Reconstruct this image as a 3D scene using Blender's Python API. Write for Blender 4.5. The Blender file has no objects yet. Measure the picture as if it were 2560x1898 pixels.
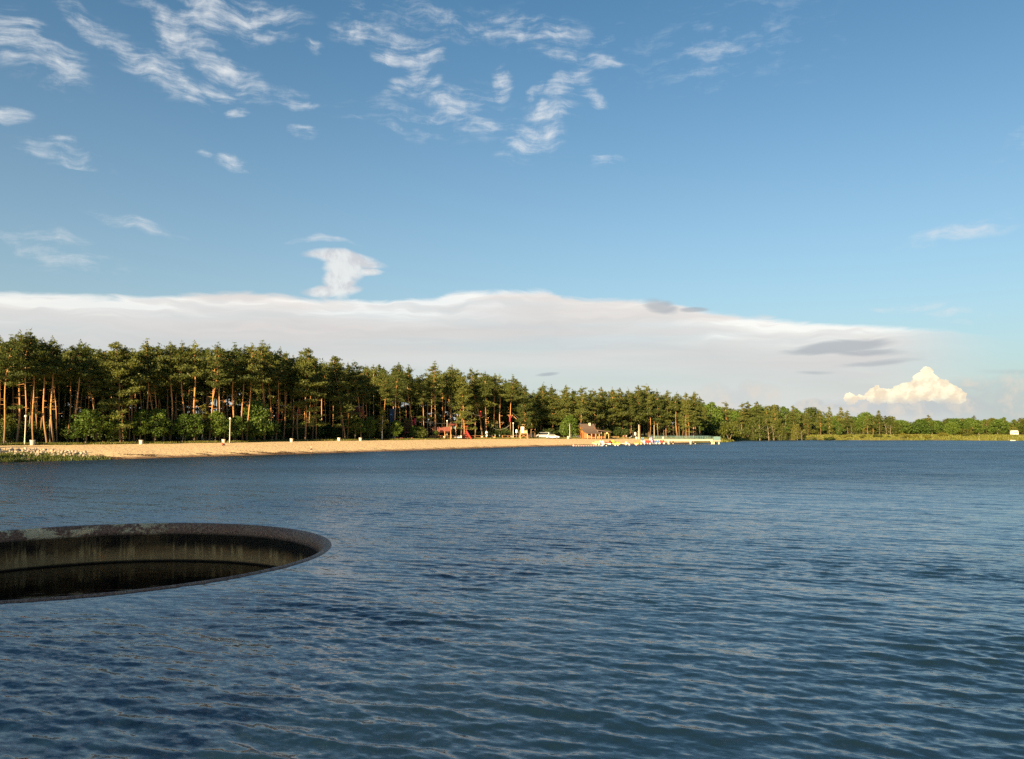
import bpy, math, random
import numpy as np
from mathutils import Vector, Matrix, noise as mnoise

random.seed(7)
rng = np.random.default_rng(11)
SC = bpy.context.scene
COL = SC.collection
R = math.radians

# ------------------------------------------------------------------ camera
CAM_H = 4.6            # metres above the lake
FPX = 2000.0           # focal length in photo pixels (photo 2560 x 1898)
PITCH = math.atan((1075.5 - 949.0) / FPX)
cam_d = bpy.data.cameras.new('camera')
cam = bpy.data.objects.new('camera', cam_d)
COL.objects.link(cam)
cam.location = (0, 0, CAM_H)
cam.rotation_euler = (R(90) + PITCH, 0, 0)
cam_d.sensor_fit = 'HORIZONTAL'
cam_d.sensor_width = 36.0
cam_d.lens = 36.0 * FPX / 2560.0
cam_d.clip_start = 0.1
cam_d.clip_end = 20000
SC.camera = cam

# ------------------------------------------------------------------ view
SC.view_settings.view_transform = 'Standard'
SC.view_settings.look = 'None'
SC.view_settings.exposure = 1.75
SC.view_settings.gamma = 1.0
SC.view_settings.use_curve_mapping = False
SC.cycles.use_denoising = False
SC.cycles.use_adaptive_sampling = True
SC.cycles.adaptive_threshold = 0.008
SC.cycles.adaptive_min_samples = 10
SC.cycles.max_bounces = 6
SC.cycles.diffuse_bounces = 3
SC.cycles.glossy_bounces = 3
SC.cycles.transmission_bounces = 3
SC.cycles.transparent_max_bounces = 6
SC.cycles.sample_clamp_indirect = 4.0
SC.cycles.sample_clamp_direct = 6.0

# ------------------------------------------------------------------ sun
SUN_EL = R(16.0)
SUN_AZ_VEC = Vector((-0.50, -0.866, 0)).normalized()      # horizontal direction towards the sun
sun_dir = Vector((SUN_AZ_VEC.x * math.cos(SUN_EL), SUN_AZ_VEC.y * math.cos(SUN_EL), math.sin(SUN_EL)))
sun_l = bpy.data.lights.new('sun', 'SUN')
sun_l.energy = 5.0
sun_l.angle = R(0.5)
sun_l.color = (1.0, 0.715, 0.385)
sun = bpy.data.objects.new('sun', sun_l)
COL.objects.link(sun)
sun.rotation_euler = (-sun_dir).to_track_quat('-Z', 'Y').to_euler()
sun.location = (0, 0, 60)


def pdir(px, py):
    """world direction of a photo pixel"""
    X = (px - 1280.0) / FPX
    V = (949.0 - py) / FPX
    return Vector((X, math.cos(PITCH) - V * math.sin(PITCH), math.sin(PITCH) + V * math.cos(PITCH)))


def at_z(px, py, z=0.0):
    d = pdir(px, py)
    t = (z - CAM_H) / d.z
    return Vector((d.x * t, d.y * t, z))


def at_y(px, py, Y):
    d = pdir(px, py)
    t = Y / d.y
    return Vector((d.x * t, Y, CAM_H + d.z * t))


def azel(px, py):
    d = pdir(px, py).normalized()
    return math.atan2(d.x, d.y), math.asin(d.z)


# ------------------------------------------------------------------ world: sky with clouds
class Nodes:
    def __init__(s, nt):
        s.nt = nt

    def n(s, kind, **kw):
        nd = s.nt.nodes.new(kind)
        for k, v in kw.items():
            setattr(nd, k, v)
        return nd

    def put(s, sock, v):
        if isinstance(v, bpy.types.NodeSocket):
            s.nt.links.new(v, sock)
        else:
            sock.default_value = v

    def m(s, op, a, b=0.0, c=0.0, clamp=False):
        nd = s.n('ShaderNodeMath', operation=op, use_clamp=clamp)
        s.put(nd.inputs[0], a)
        s.put(nd.inputs[1], b)
        s.put(nd.inputs[2], c)
        return nd.outputs[0]

    def v(s, op, a, b=(0, 0, 0), scale=None):
        nd = s.n('ShaderNodeVectorMath', operation=op)
        s.put(nd.inputs[0], a)
        s.put(nd.inputs[1], b)
        if scale is not None:
            s.put(nd.inputs['Scale'], scale)
        return nd.outputs['Value'] if op in ('LENGTH', 'DOT_PRODUCT', 'DISTANCE') else nd.outputs[0]

    def mapr(s, x, a, b, c=0.0, d=1.0, smooth=True):
        nd = s.n('ShaderNodeMapRange', interpolation_type='SMOOTHSTEP' if smooth else 'LINEAR')
        for i, q in enumerate((x, a, b, c, d)):
            s.put(nd.inputs[i], q)
        return nd.outputs[0]

    def mapping(s, vec, loc=(0, 0, 0), rot=(0, 0, 0), scale=(1, 1, 1), kind='POINT'):
        nd = s.n('ShaderNodeMapping', vector_type=kind)
        s.put(nd.inputs['Vector'], vec)
        nd.inputs['Location'].default_value = loc
        nd.inputs['Rotation'].default_value = rot
        nd.inputs['Scale'].default_value = scale
        return nd.outputs[0]

    def noise(s, vec, scale=1.0, detail=4.0, rough=0.5, dist=0.0, color=False, lac=2.0):
        nd = s.n('ShaderNodeTexNoise')
        s.put(nd.inputs['Vector'], vec)
        nd.inputs['Scale'].default_value = scale
        nd.inputs['Detail'].default_value = detail
        nd.inputs['Roughness'].default_value = rough
        nd.inputs['Lacunarity'].default_value = lac
        nd.inputs['Distortion'].default_value = dist
        return nd.outputs['Color'] if color else nd.outputs['Fac']

    def mix(s, f, a, b, blend='MIX'):
        nd = s.n('ShaderNodeMix', data_type='RGBA', blend_type=blend)
        s.put(nd.inputs[0], f)
        s.put(nd.inputs[6], a)
        s.put(nd.inputs[7], b)
        return nd.outputs[2]

    def ramp(s, x, stops, interp='LINEAR'):
        nd = s.n('ShaderNodeValToRGB')
        nd.color_ramp.interpolation = interp
        e = nd.color_ramp.elements
        while len(e) < len(stops):
            e.new(0.5)
        for el, (p, c) in zip(e, stops):
            el.position = p
            el.color = tuple(c) + ((1,) if len(c) == 3 else ())
        s.put(nd.inputs[0], x)
        return nd.outputs[0]


world = bpy.data.worlds.new('World')
SC.world = world
world.use_nodes = True
wt = world.node_tree
wt.nodes.clear()
W = Nodes(wt)
SKY_STRENGTH = 0.066
sky = W.n('ShaderNodeTexSky', sky_type='NISHITA')
sky.sun_disc = False
sky.sun_elevation = SUN_EL
# sun_rotation is measured clockwise from +Y as seen from above
sky.sun_rotation = math.atan2(SUN_AZ_VEC.x, SUN_AZ_VEC.y)
sky.altitude = 150
sky.air_density = 1.0
sky.dust_density = 1.2
sky.ozone_density = 2.5
tc = W.n('ShaderNodeTexCoord')
sep = W.n('ShaderNodeSeparateXYZ')
wt.links.new(tc.outputs['Generated'], sep.inputs[0])
dx, dy, dz = sep.outputs
az = W.m('ARCTAN2', dx, dy)
el = W.m('ARCSINE', W.m('MINIMUM', W.m('MAXIMUM', dz, -1.0), 1.0))
cmb = W.n('ShaderNodeCombineXYZ')
wt.links.new(az, cmb.inputs[0])
wt.links.new(el, cmb.inputs[1])
ae = cmb.outputs[0]

wcol = W.noise(ae, 14.0, 2.0, 0.55, color=True)
warp = W.v('SCALE', W.v('SUBTRACT', wcol, (0.5, 0.5, 0.5)), scale=0.035)
aew = W.v('ADD', ae, warp)


def quad_basis(vec):
    sp = W.n('ShaderNodeSeparateXYZ')
    W.put(sp.inputs[0], vec)
    x, y = sp.outputs[0], sp.outputs[1]
    q = W.n('ShaderNodeCombineXYZ')
    W.put(q.inputs[0], W.m('MULTIPLY', x, x))
    W.put(q.inputs[1], W.m('MULTIPLY', x, y))
    W.put(q.inputs[2], W.m('MULTIPLY', y, y))
    l = W.n('ShaderNodeCombineXYZ')
    W.put(l.inputs[0], x)
    W.put(l.inputs[1], y)
    l.inputs[2].default_value = 1.0
    return q.outputs[0], l.outputs[0]


def patch_field(basis, patches):
    """largest of the elliptic bumps w * (1 - r^2), each at its own direction in the sky"""
    Q, L0 = basis
    acc, L = None, L0
    for (px, py, a, b, rot, w) in patches:
        u, v_ = azel(px, py)
        a, b, t = a / FPX, b / FPX, R(rot)
        ct, st = math.cos(t), math.sin(t)
        cxx = ct * ct / a ** 2 + st * st / b ** 2
        cyy = st * st / a ** 2 + ct * ct / b ** 2
        cxy = 2 * ct * st * (1 / a ** 2 - 1 / b ** 2)
        lx = -2 * cxx * u - cxy * v_
        ly = -2 * cyy * v_ - cxy * u
        l1 = cxx * u * u + cxy * u * v_ + cyy * v_ * v_
        if acc is not None:      # a chain keeps the shader stack small
            nd = W.n('ShaderNodeVectorMath', operation='MULTIPLY_ADD')
            W.put(nd.inputs[0], acc)
            nd.inputs[1].default_value = (1e-12, 1e-12, 1e-12)
            W.put(nd.inputs[2], L0)
            L = nd.outputs[0]
        val = W.m('ADD', W.v('DOT_PRODUCT', Q, (-w * cxx, -w * cxy, -w * cyy)), W.v('DOT_PRODUCT', L, (-w * lx, -w * ly, w - w * l1)))
        acc = W.m('MAXIMUM', -2.0 if acc is None else acc, val)
    return acc


BW = quad_basis(aew)
CIRRUS_HIGH = [
    (80, 118, 135, 66, -25, 1.0), (215, 75, 85, 32, -42, 0.9), (300, 130, 95, 36, -36, 1.0), (410, 195, 125, 42, -24, 1.0), (545, 28, 220, 62, -3, 1.0),
    (440, 85, 70, 55, -60, 1.15), (545, 160, 140, 46, -28, 1.1), (620, 45, 150, 40, 5, 0.9), (548, 235, 55, 28, -20, 0.85), (600, 280, 38, 18, 15, 1.0),
    (10, 280, 55, 20, 0, 1.0), (150, 345, 38, 12, 0, 0.8), (160, 388, 110, 30, -10, 0.5), (760, 345, 40, 20, -5, 0.9), (515, 385, 25, 12, 0, 0.8),
    (582, 402, 50, 18, -10, 0.65), (735, 255, 70, 30, -20, 0.5), (790, 125, 30, 16, 0, 0.7), (905, 85, 90, 38, 4, 0.95), (909, 45, 60, 28, 0, 0.6),
    (1020, 132, 110, 42, -5, 0.95), (974, 151, 55, 24, 10, 1.0), (1020, 206, 80, 24, 33, 0.8), (1058, 218, 60, 24, 14, 0.95), (1248, 206, 34, 52, -15, 1.0),
    (1150, 252, 110, 40, 18, 0.85), (1200, 303, 60, 22, -25, 0.8), (1353, 320, 125, 62, 35, 0.95), (1310, 365, 75, 38, 10, 0.9), (1410, 225, 85, 36, 40, 0.9),
    (1341, 238, 45, 20, 20, 0.9), (1482, 240, 60, 24, -45, 0.85), (1503, 155, 65, 24, -5, 0.8), (1418, 147, 75, 15, -8, 0.8), (1337, 85, 170, 50, -8, 0.62),
    (1507, 105, 60, 20, 30, 0.65), (1519, 402, 55, 18, 0, 0.7), (1120, 60, 260, 40, -6, 0.45), (1100, 300, 260, 50, 0, 0.42), (1870, 40, 150, 70, -20, 0.08),
    (1800, 130, 220, 70, 0, 0.28), (-700, 200, 300, 60, -20, 0.9), (-300, 330, 180, 50, -25, 0.8), (-1200, 120, 320, 70, 10, 0.9), (2900, 180, 300, 60, 20, 0.8),
    (3400, 300, 320, 60, -10, 0.9), (3000, 480, 180, 25, 8, 0.8), (1000, -500, 400, 80, -20, 0.9), (1900, -700, 380, 70, 15, 0.8), (200, -700, 320, 70, -30, 0.9)]
CIRRUS_LOW = [
    (340, 562, 120, 18, -9, 0.8), (110, 620, 170, 48, -12, 0.62), (2430, 572, 150, 22, 9, 0.72), (2340, 602, 70, 10, 9, 0.8), (2270, 765, 85, 13, 0, 0.8),
    (2390, 787, 75, 16, -3, 0.7), (800, 602, 95, 12, -5, 0.85), (740, 602, 30, 8, 3, 0.8)]
fib = W.noise(W.mapping(aew, rot=(0, 0, R(14)), scale=(19, 78, 1)), 1.0, 6.0, 0.6)
puf = W.noise(aew, 40.0, 5.0, 0.6)
cn = W.m('MULTIPLY_ADD', fib, 0.78, W.m('MULTIPLY', W.noise(aew, 70.0, 4.0, 0.62), 0.22))


def cirrus(patches):
    cf = patch_field(BW, patches)
    cd = W.m('ADD', W.m('MULTIPLY', cf, 0.8), W.m('MULTIPLY', W.m('SUBTRACT', cn, 0.51), 5.6))
    return W.m('MULTIPLY', W.mapr(cd, -0.15, 2.25), W.mapr(cf, -0.35, 0.6))


TOWER = [(862, 647, 100, 19, -3, 1.0), (860, 670, 54, 38, 0, 1.1), (850, 695, 42, 50, -10, 1.2), (828, 724, 74, 17, 7, 1.0), (922, 677, 34, 11, 0, .8)]
tf = patch_field(quad_basis(W.v('ADD', ae, W.v('SCALE', warp, scale=0.45))), TOWER)
tw = W.mapr(W.m('ADD', tf, W.m('MULTIPLY', W.m('SUBTRACT', cn, 0.5), 1.7)), -0.2, 0.8)

# the long flat bank
EDGE = [(-1200, 742), (-500, 735), (0, 731), (300, 741), (520, 735), (690, 737), (780, 748), (1080, 744), (1140, 728), (1365, 727), (1410, 744),
        (1640, 752), (1760, 778), (2000, 800), (2200, 815), (2370, 824), (2440, 836), (2600, 858), (3400, 870)]
fc = W.n('ShaderNodeFloatCurve')
AZ0, AZ1, EL1 = -0.9, 0.9, 0.25
pts = [(min(1, max(0, (azel(px, py)[0] - AZ0) / (AZ1 - AZ0))), azel(px, py)[1] / EL1) for px, py in EDGE]
cv = fc.mapping.curves[0]
cv.points[0].location = (0.0, pts[0][1])
cv.points[1].location = (1.0, pts[-1][1])
for p in pts:
    if 0.001 < p[0] < 0.999:
        cv.points.new(*p)
for p in cv.points:
    p.handle_type = 'AUTO_CLAMPED'
fc.mapping.update()
W.put(fc.inputs['Value'], W.mapr(az, AZ0, AZ1, 0, 1, smooth=False))
edge = W.m('MULTIPLY', fc.outputs[0], EL1)
hstr = W.noise(W.mapping(aew, scale=(5, 60, 1)), 1.0, 6.0, 0.55)
hstr2 = W.noise(W.mapping(ae, loc=(3, 7, 0), scale=(2.2, 26, 1)), 1.0, 4.0, 0.5)
below = W.m('SUBTRACT', edge, el)                       # radians below the upper edge
belown = W.m('ADD', below, W.m('MULTIPLY', W.m('SUBTRACT', W.m('MULTIPLY_ADD', hstr, 0.6, W.m('MULTIPLY', fib, 0.4)), 0.5), 0.026))
bank = W.mapr(belown, -0.0025, 0.0055)
depth = W.mapr(below, 0.0, 0.13, 0, 1, smooth=False)
bank_op = W.m('MULTIPLY', W.m('MULTIPLY', bank, W.mapr(az, azel(2150, 900)[0], azel(2560, 900)[0], 1.0, 0.0)), W.m('SUBTRACT', W.mapr(hstr2, 0.36, 0.6, 0.68, 0.97), W.m('MULTIPLY', W.mapr(below, 0.05, 0.17), 0.45)))

DARK = [(2090, 868, 150, 20, 3, 1.0), (2150, 880, 110, 12, -2, .6), (1648, 766, 55, 22, -14, .9), (1735, 776, 45, 8, 0, .8), (2200, 906, 110, 9, 4, .5),
        (1372, 936, 38, 6, 5, .8), (2045, 932, 60, 6, -2, .4), (2510, 929, 90, 10, -2, .55)]
df = patch_field(quad_basis(W.v('ADD', ae, W.v('MULTIPLY', warp, (0.6, 0.12, 0.0)))), DARK)
dk = W.mapr(W.m('ADD', df, W.m('MULTIPLY', W.m('SUBTRACT', hstr, 0.5), 1.6)), 0.1, 0.8)

cum_w = W.v('ADD', ae, W.v('SCALE', W.v('SUBTRACT', W.noise(ae, 105.0, 3.0, 0.6, color=True), (0.5, 0.5, 0.5)), scale=0.012))
CUM = [(2319, 937, 15, 19, 0, 1.2), (2315, 957, 30, 27, 0, 1.2), (2330, 975, 48, 26, 0, 1.2), (2276, 982, 42, 26, 0, 1.2), (2232, 989, 40, 19, 0, 1.2), (2196, 988, 28, 19, 0, 1.2),
       (2358, 984, 38, 22, 0, 1.2), (2388, 993, 22, 16, 0, 1.2), (2128, 998, 15, 14, 0, 1.2), (2152, 993, 14, 7, 0, 1.2), (2120, 989, 8, 7, 0, 1.0),
       (3300, 960, 90, 50, 0, 1.2), (3380, 975, 80, 40, 0, 1.2), (-900, 960, 90, 45, 0, 1.2)]
cmf = patch_field(quad_basis(cum_w), CUM)
u0, e_base = azel(2280, 1012)
cum = W.mapr(cmf, 0.0, 0.14)
cum = W.m('MULTIPLY', cum, W.mapr(W.m('ADD', el, W.m('MULTIPLY', W.m('SUBTRACT', W.noise(ae, 60.0, 4.0), 0.5), 0.012)), e_base - 0.003, e_base + 0.011))
LOW = [(2300, 1018, 260, 34, 0, 1.0), (2480, 985, 170, 55, 0, .7), (2030, 1012, 50, 14, 2, 1.2), (2080, 1022, 70, 12, 0, .9), (1840, 990, 120, 40, 0, .55), (3300, 1010, 300, 50, 0, 1.0), (-800, 1010, 300, 50, 0, 1.0)]
lf = patch_field(BW, LOW)
low = W.mapr(W.m('ADD', lf, W.m('MULTIPLY', W.m('SUBTRACT', puf, 0.5), 1.6)), 0.0, 0.9)

# cloud radiance (sun-lit cloud, relative to the sky node's own scale)
K = 1.0 / SKY_STRENGTH


CG = 0.325


def cc(r, g, b):
    return (r * K * CG, g * K * CG, b * K * CG, 1)


# clear-sky colour: the sky node, a little haze low down all round the horizon
hs = W.n('ShaderNodeHueSaturation')
hs.inputs['Saturation'].default_value = 0.97
hs.inputs['Value'].default_value = 1.01
wt.links.new(sky.outputs[0], hs.inputs['Color'])
hz = W.m('POWER', 2.718, W.m('MULTIPLY', W.m('MAXIMUM', el, 0.0), -7.0))
base = W.mix(W.m('MULTIPLY', hz, 0.92), W.v('MULTIPLY', hs.outputs[0], W.mix(W.mapr(el, 0.20, 0.62), (0.49, 0.635, 0.63, 1), (0.32, 0.555, 0.605, 1))), cc(.52, .555, .56))

# high sky
ch = W.mix(W.m('MULTIPLY', cirrus(CIRRUS_HIGH), 0.90), base, cc(0.82, 0.83, 0.83))
# low sky
c1 = W.mix(W.m('MULTIPLY', cirrus(CIRRUS_LOW), 0.80), base, cc(0.72, 0.735, 0.75))
bank_col = W.ramp(W.m('ADD', depth, W.m('MULTIPLY', W.m('SUBTRACT', W.m('MULTIPLY_ADD', hstr, 0.35, W.m('MULTIPLY', hstr2, 0.65)), 0.5), 1.5)),
                  [(0.0, cc(.97, .93, .87)[:3]), (0.05, cc(.84, .79, .745)[:3]), (0.14, cc(.735, .70, .67)[:3]), (0.40, cc(.63, .61, .60)[:3]), (0.65, cc(.645, .65, .635)[:3]), (1.0, cc(.67, .69, .67)[:3])])
c2 = W.mix(bank_op, c1, bank_col)
c3 = W.mix(W.m('MULTIPLY', tw, 0.76), c2, W.mix(W.mapr(puf, 0.40, 0.60), cc(.66, .63, .63), cc(.86, .84, .80)))
c4 = W.mix(W.m('MULTIPLY', dk, 0.70), c3, cc(.36, .40, .44))
lowc = W.mix(W.mapr(puf, 0.42, 0.62), cc(.46, .49, .51), cc(.68, .60, .52))
c5 = W.mix(W.m('MULTIPLY', low, 0.62), c4, lowc)
cumc = W.mix(W.mapr(W.m('ADD', W.noise(cum_w, 80.0, 3.0, 0.55), W.m('MULTIPLY', W.m('SUBTRACT', el, e_base), 5.0)), 0.42, 0.75), cc(.84, .70, .52), cc(1.08, 1.0, .72))
c6 = W.mix(cum, c5, cumc)


def backg(col):
    bg = W.n('ShaderNodeBackground')
    W.put(bg.inputs['Color'], col)
    bg.inputs['Strength'].default_value = SKY_STRENGTH
    return bg.outputs[0]


def mixsh(f, a, b):
    nd = W.n('ShaderNodeMixShader')
    W.put(nd.inputs[0], f)
    W.put(nd.inputs[1], a)
    W.put(nd.inputs[2], b)
    return nd.outputs[0]


el_split = azel(1280, 505)[1]
sky_up = mixsh(W.m('GREATER_THAN', el, el_split), backg(c6), backg(ch))
wo = W.n('ShaderNodeOutputWorld')
wt.links.new(mixsh(W.m('LESS_THAN', el, -0.03), sky_up, backg(cc(.20, .20, .18))), wo.inputs['Surface'])
world.cycles.sampling_method = 'MANUAL'
world.cycles.sample_map_resolution = 256

# ------------------------------------------------------------------ helpers: meshes, objects, materials
def tag(o, label=None, cat=None, group=None, kind=None):
    if label:
        o['label'] = label
    if cat:
        o['category'] = cat
    if group:
        o['group'] = group
    if kind:
        o['kind'] = kind
    return o


def link(name, data, parent=None, mat=None):
    o = bpy.data.objects.new(name, data)
    COL.objects.link(o)
    if parent is not None:
        o.parent = parent
    if mat is not None and data is not None:
        data.materials.clear()
        data.materials.append(mat)
    return o


def empty(name, loc=(0, 0, 0), rz=0.0):
    o = bpy.data.objects.new(name, None)
    o.empty_display_size = 0.2
    COL.objects.link(o)
    o.location = loc
    o.rotation_euler = (0, 0, rz)
    return o


def np_mesh(name, V, F, smooth=False):
    """V (n,3) array, F (m,k) array of equal-sized faces"""
    V = np.asarray(V, dtype=np.float32)
    F = np.asarray(F, dtype=np.int32)
    me = bpy.data.meshes.new(name)
    me.vertices.add(len(V))
    me.vertices.foreach_set('co', V.ravel())
    k = F.shape[1]
    me.loops.add(F.size)
    me.loops.foreach_set('vertex_index', F.ravel())
    me.polygons.add(len(F))
    me.polygons.foreach_set('loop_start', np.arange(0, F.size, k, dtype=np.int32))
    me.polygons.foreach_set('loop_total', np.full(len(F), k, dtype=np.int32))
    if smooth:
        me.polygons.foreach_set('use_smooth', np.ones(len(F), dtype=bool))
    me.update()
    me.validate()
    return me


class MB:
    """collects simple solids and links them as one mesh object"""

    def __init__(s):
        s.v, s.f = [], []

    def add(s, vs, fs):
        k = len(s.v)
        s.v += [tuple(p) for p in vs]
        s.f += [tuple(i + k for i in f) for f in fs]
        return s

    def box(s, c, d, rz=0.0, rx=0.0, ry=0.0):
        M = Matrix.Translation(Vector(c)) @ Matrix.Rotation(rz, 4, 'Z') @ Matrix.Rotation(ry, 4, 'Y') @ Matrix.Rotation(rx, 4, 'X')
        hx, hy, hz = d[0] / 2, d[1] / 2, d[2] / 2
        vs = [M @ Vector((x, y, z)) for x in (-hx, hx) for y in (-hy, hy) for z in (-hz, hz)]
        return s.add(vs, [(0, 1, 3, 2), (4, 6, 7, 5), (0, 4, 5, 1), (2, 3, 7, 6), (0, 2, 6, 4), (1, 5, 7, 3)])

    def tube(s, pts, rad, n=8, caps=True):
        pts = [Vector(p) for p in pts]
        if not hasattr(rad, '__len__'):
            rad = [rad] * len(pts)
        k = len(s.v)
        prev = None
        for i, p in enumerate(pts):
            d = (pts[min(i + 1, len(pts) - 1)] - pts[max(i - 1, 0)]).normalized()
            u = d.orthogonal().normalized() if prev is None else (prev - d * prev.dot(d)).normalized()
            prev = u
            w = d.cross(u)
            for j in range(n):
                t = 2 * math.pi * j / n
                s.v.append(tuple(p + (u * math.cos(t) + w * math.sin(t)) * rad[i]))
        for i in range(len(pts) - 1):
            for j in range(n):
                a, b = k + i * n + j, k + i * n + (j + 1) % n
                s.f.append((a, b, b + n, a + n))
        if caps:
            s.f.append(tuple(k + j for j in reversed(range(n))))
            s.f.append(tuple(k + (len(pts) - 1) * n + j for j in range(n)))
        return s

    def lathe(s, prof, c=(0, 0, 0), n=16, a0=0.0, a1=2 * math.pi):
        k = len(s.v)
        full = abs(a1 - a0 - 2 * math.pi) < 1e-6
        m = n if full else n + 1
        for (r, z) in prof:
            for j in range(m):
                t = a0 + (a1 - a0) * j / n
                s.v.append((c[0] + r * math.cos(t), c[1] + r * math.sin(t), c[2] + z))
        for i in range(len(prof) - 1):
            for j in range(n):
                a, b = k + i * m + j, k + i * m + (j + 1) % m
                s.f.append((a, b, b + m, a + m))
        return s

    def ball(s, c, r, n=10, m=6, sq=(1, 1, 1)):
        prof = [(max(1e-4, math.sin(math.pi * i / m)), -math.cos(math.pi * i / m)) for i in range(m + 1)]
        k = len(s.v)
        s.lathe(prof, (0, 0, 0), n)
        for i in range(k, len(s.v)):
            p = s.v[i]
            s.v[i] = (c[0] + p[0] * r * sq[0], c[1] + p[1] * r * sq[1], c[2] + p[2] * r * sq[2])
        return s

    def prism(s, poly, x0, x1, axis='x'):
        """poly of (a, b) extruded along an axis"""
        n = len(poly)
        P = {'x': lambda t, a, b: (t, a, b), 'y': lambda t, a, b: (a, t, b), 'z': lambda t, a, b: (a, b, t)}[axis]
        vs = [P(x0, *q) for q in poly] + [P(x1, *q) for q in poly]
        fs = [tuple(range(n))[::-1], tuple(range(n, 2 * n))] + [(i, (i + 1) % n, n + (i + 1) % n, n + i) for i in range(n)]
        return s.add(vs, fs)

    def mesh(s, name, smooth=False):
        me = bpy.data.meshes.new(name)
        me.from_pydata(s.v, [], s.f)
        if smooth:
            for p in me.polygons:
                p.use_smooth = True
        me.update()
        return me

    def build(s, name, mat, parent=None, loc=None, smooth=False, rz=None):
        o = link(name, s.mesh(name, smooth), parent, mat)
        if loc is not None:
            o.location = loc
        if rz is not None:
            o.rotation_euler = (0, 0, rz)
        return o


def copy_tree(o, parent=None):
    c = o.copy()
    COL.objects.link(c)
    c.parent = parent
    for ch in o.children:
        copy_tree(ch, c)
    return c


MATS = {}


def new_mat(name):
    m = bpy.data.materials.new(name)
    m.use_nodes = True
    m.node_tree.nodes.clear()
    N = Nodes(m.node_tree)
    out = N.n('ShaderNodeOutputMaterial')
    b = N.n('ShaderNodeBsdfPrincipled')
    m.node_tree.links.new(b.outputs[0], out.inputs['Surface'])
    MATS[name] = m
    return m, N, b, out


def obj_coords(N):
    t = N.n('ShaderNodeTexCoord')
    return t.outputs['Object']


def plain(name, col, rough=0.6, var=0.25, scale=3.0, metal=0.0, bump=0.0, spec=0.4):
    """a plain painted / wooden / stone surface with mottling"""
    if name in MATS:
        return MATS[name]
    m, N, b, out = new_mat(name)
    co = obj_coords(N)
    f = N.noise(co, scale, 4.0, 0.6)
    lo = tuple(c * (1 - var) for c in col) + (1,)
    hi = tuple(min(1, c * (1 + var)) for c in col) + (1,)
    N.put(b.inputs['Base Color'], N.mix(f, lo, hi))
    b.inputs['Roughness'].default_value = rough
    b.inputs['Metallic'].default_value = metal
    b.inputs['Specular IOR Level'].default_value = spec
    if bump:
        bn = N.n('ShaderNodeBump')
        bn.inputs['Strength'].default_value = bump
        bn.inputs['Distance'].default_value = 0.02
        N.put(bn.inputs['Height'], N.noise(co, scale * 6, 4.0, 0.6))
        N.put(b.inputs['Normal'], bn.outputs[0])
    return m


# ------------------------------------------------------------------ the lake outline (photo pixels on the water level)
SHORE_PX = [(-60, 1158), (0, 1155.5), (60, 1154.5), (140, 1152.5), (225, 1150.5), (262, 1149), (330, 1147.5), (480, 1142.8), (680, 1137.4), (780, 1134.4), (900, 1130.5),
            (1004, 1127.5), (1150, 1122.5), (1300, 1117.6), (1400, 1115.6), (1480, 1114.0), (1560, 1112.0), (1620, 1110.4), (1680, 1108.6), (1740, 1107.6),
            (1790, 1107.0), (1822, 1105.8), (1836, 1104.4), (1838, 1103.2), (1826, 1102.3), (1880, 1100.8), (1960, 1100.4), (2080, 1100.6), (2200, 1101.2), (2320, 1101.2),
            (2440, 1101.8), (2560, 1102.2), (2700, 1102.6)]
shore = [at_z(px, py)[:2] for px, py in SHORE_PX]
LAKE = np.array([(-98, 4), (-101, 40), (-98, 78), (-91, 103), (-83, 113)] + [tuple(p) for p in shore] + [(330, 300), (380, 200), (400, 80), (400, 4)])


def signed_dist(P):
    """distance to the shoreline, positive on land"""
    P = np.asarray(P, dtype=np.float64)
    d2 = np.full(len(P), 1e18)
    inside = np.zeros(len(P), dtype=bool)
    n = len(LAKE)
    for i in range(n):
        a, b = LAKE[i], LAKE[(i + 1) % n]
        ab = b - a
        t = np.clip(((P - a) @ ab) / (ab @ ab), 0, 1)
        q = P - (a + t[:, None] * ab)
        d2 = np.minimum(d2, (q ** 2).sum(1))
        c = ((a[1] > P[:, 1]) != (b[1] > P[:, 1])) & (P[:, 0] < (b[0] - a[0]) * (P[:, 1] - a[1]) / (b[1] - a[1] + 1e-12) + a[0])
        inside ^= c
    d = np.sqrt(d2)
    return np.where(inside, -d, d)


def vnoise(P, s, seed=0):
    """cheap smooth value noise, numpy"""
    p = np.asarray(P) * s + seed * 17.3
    i = np.floor(p).astype(np.int64)
    f = p - i
    f = f * f * (3 - 2 * f)

    def h(ix, iy):
        n = (ix * 374761393 + iy * 668265263 + seed * 144665) & 0x7fffffff
        n = ((n ^ (n >> 13)) * 1274126177) & 0x7fffffff
        return ((n ^ (n >> 16)) & 0xffff) / 65535.0
    x, y = i[:, 0], i[:, 1]
    a = h(x, y) * (1 - f[:, 0]) + h(x + 1, y) * f[:, 0]
    b = h(x, y + 1) * (1 - f[:, 0]) + h(x + 1, y + 1) * f[:, 0]
    return a * (1 - f[:, 1]) + b * f[:, 1]


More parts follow.
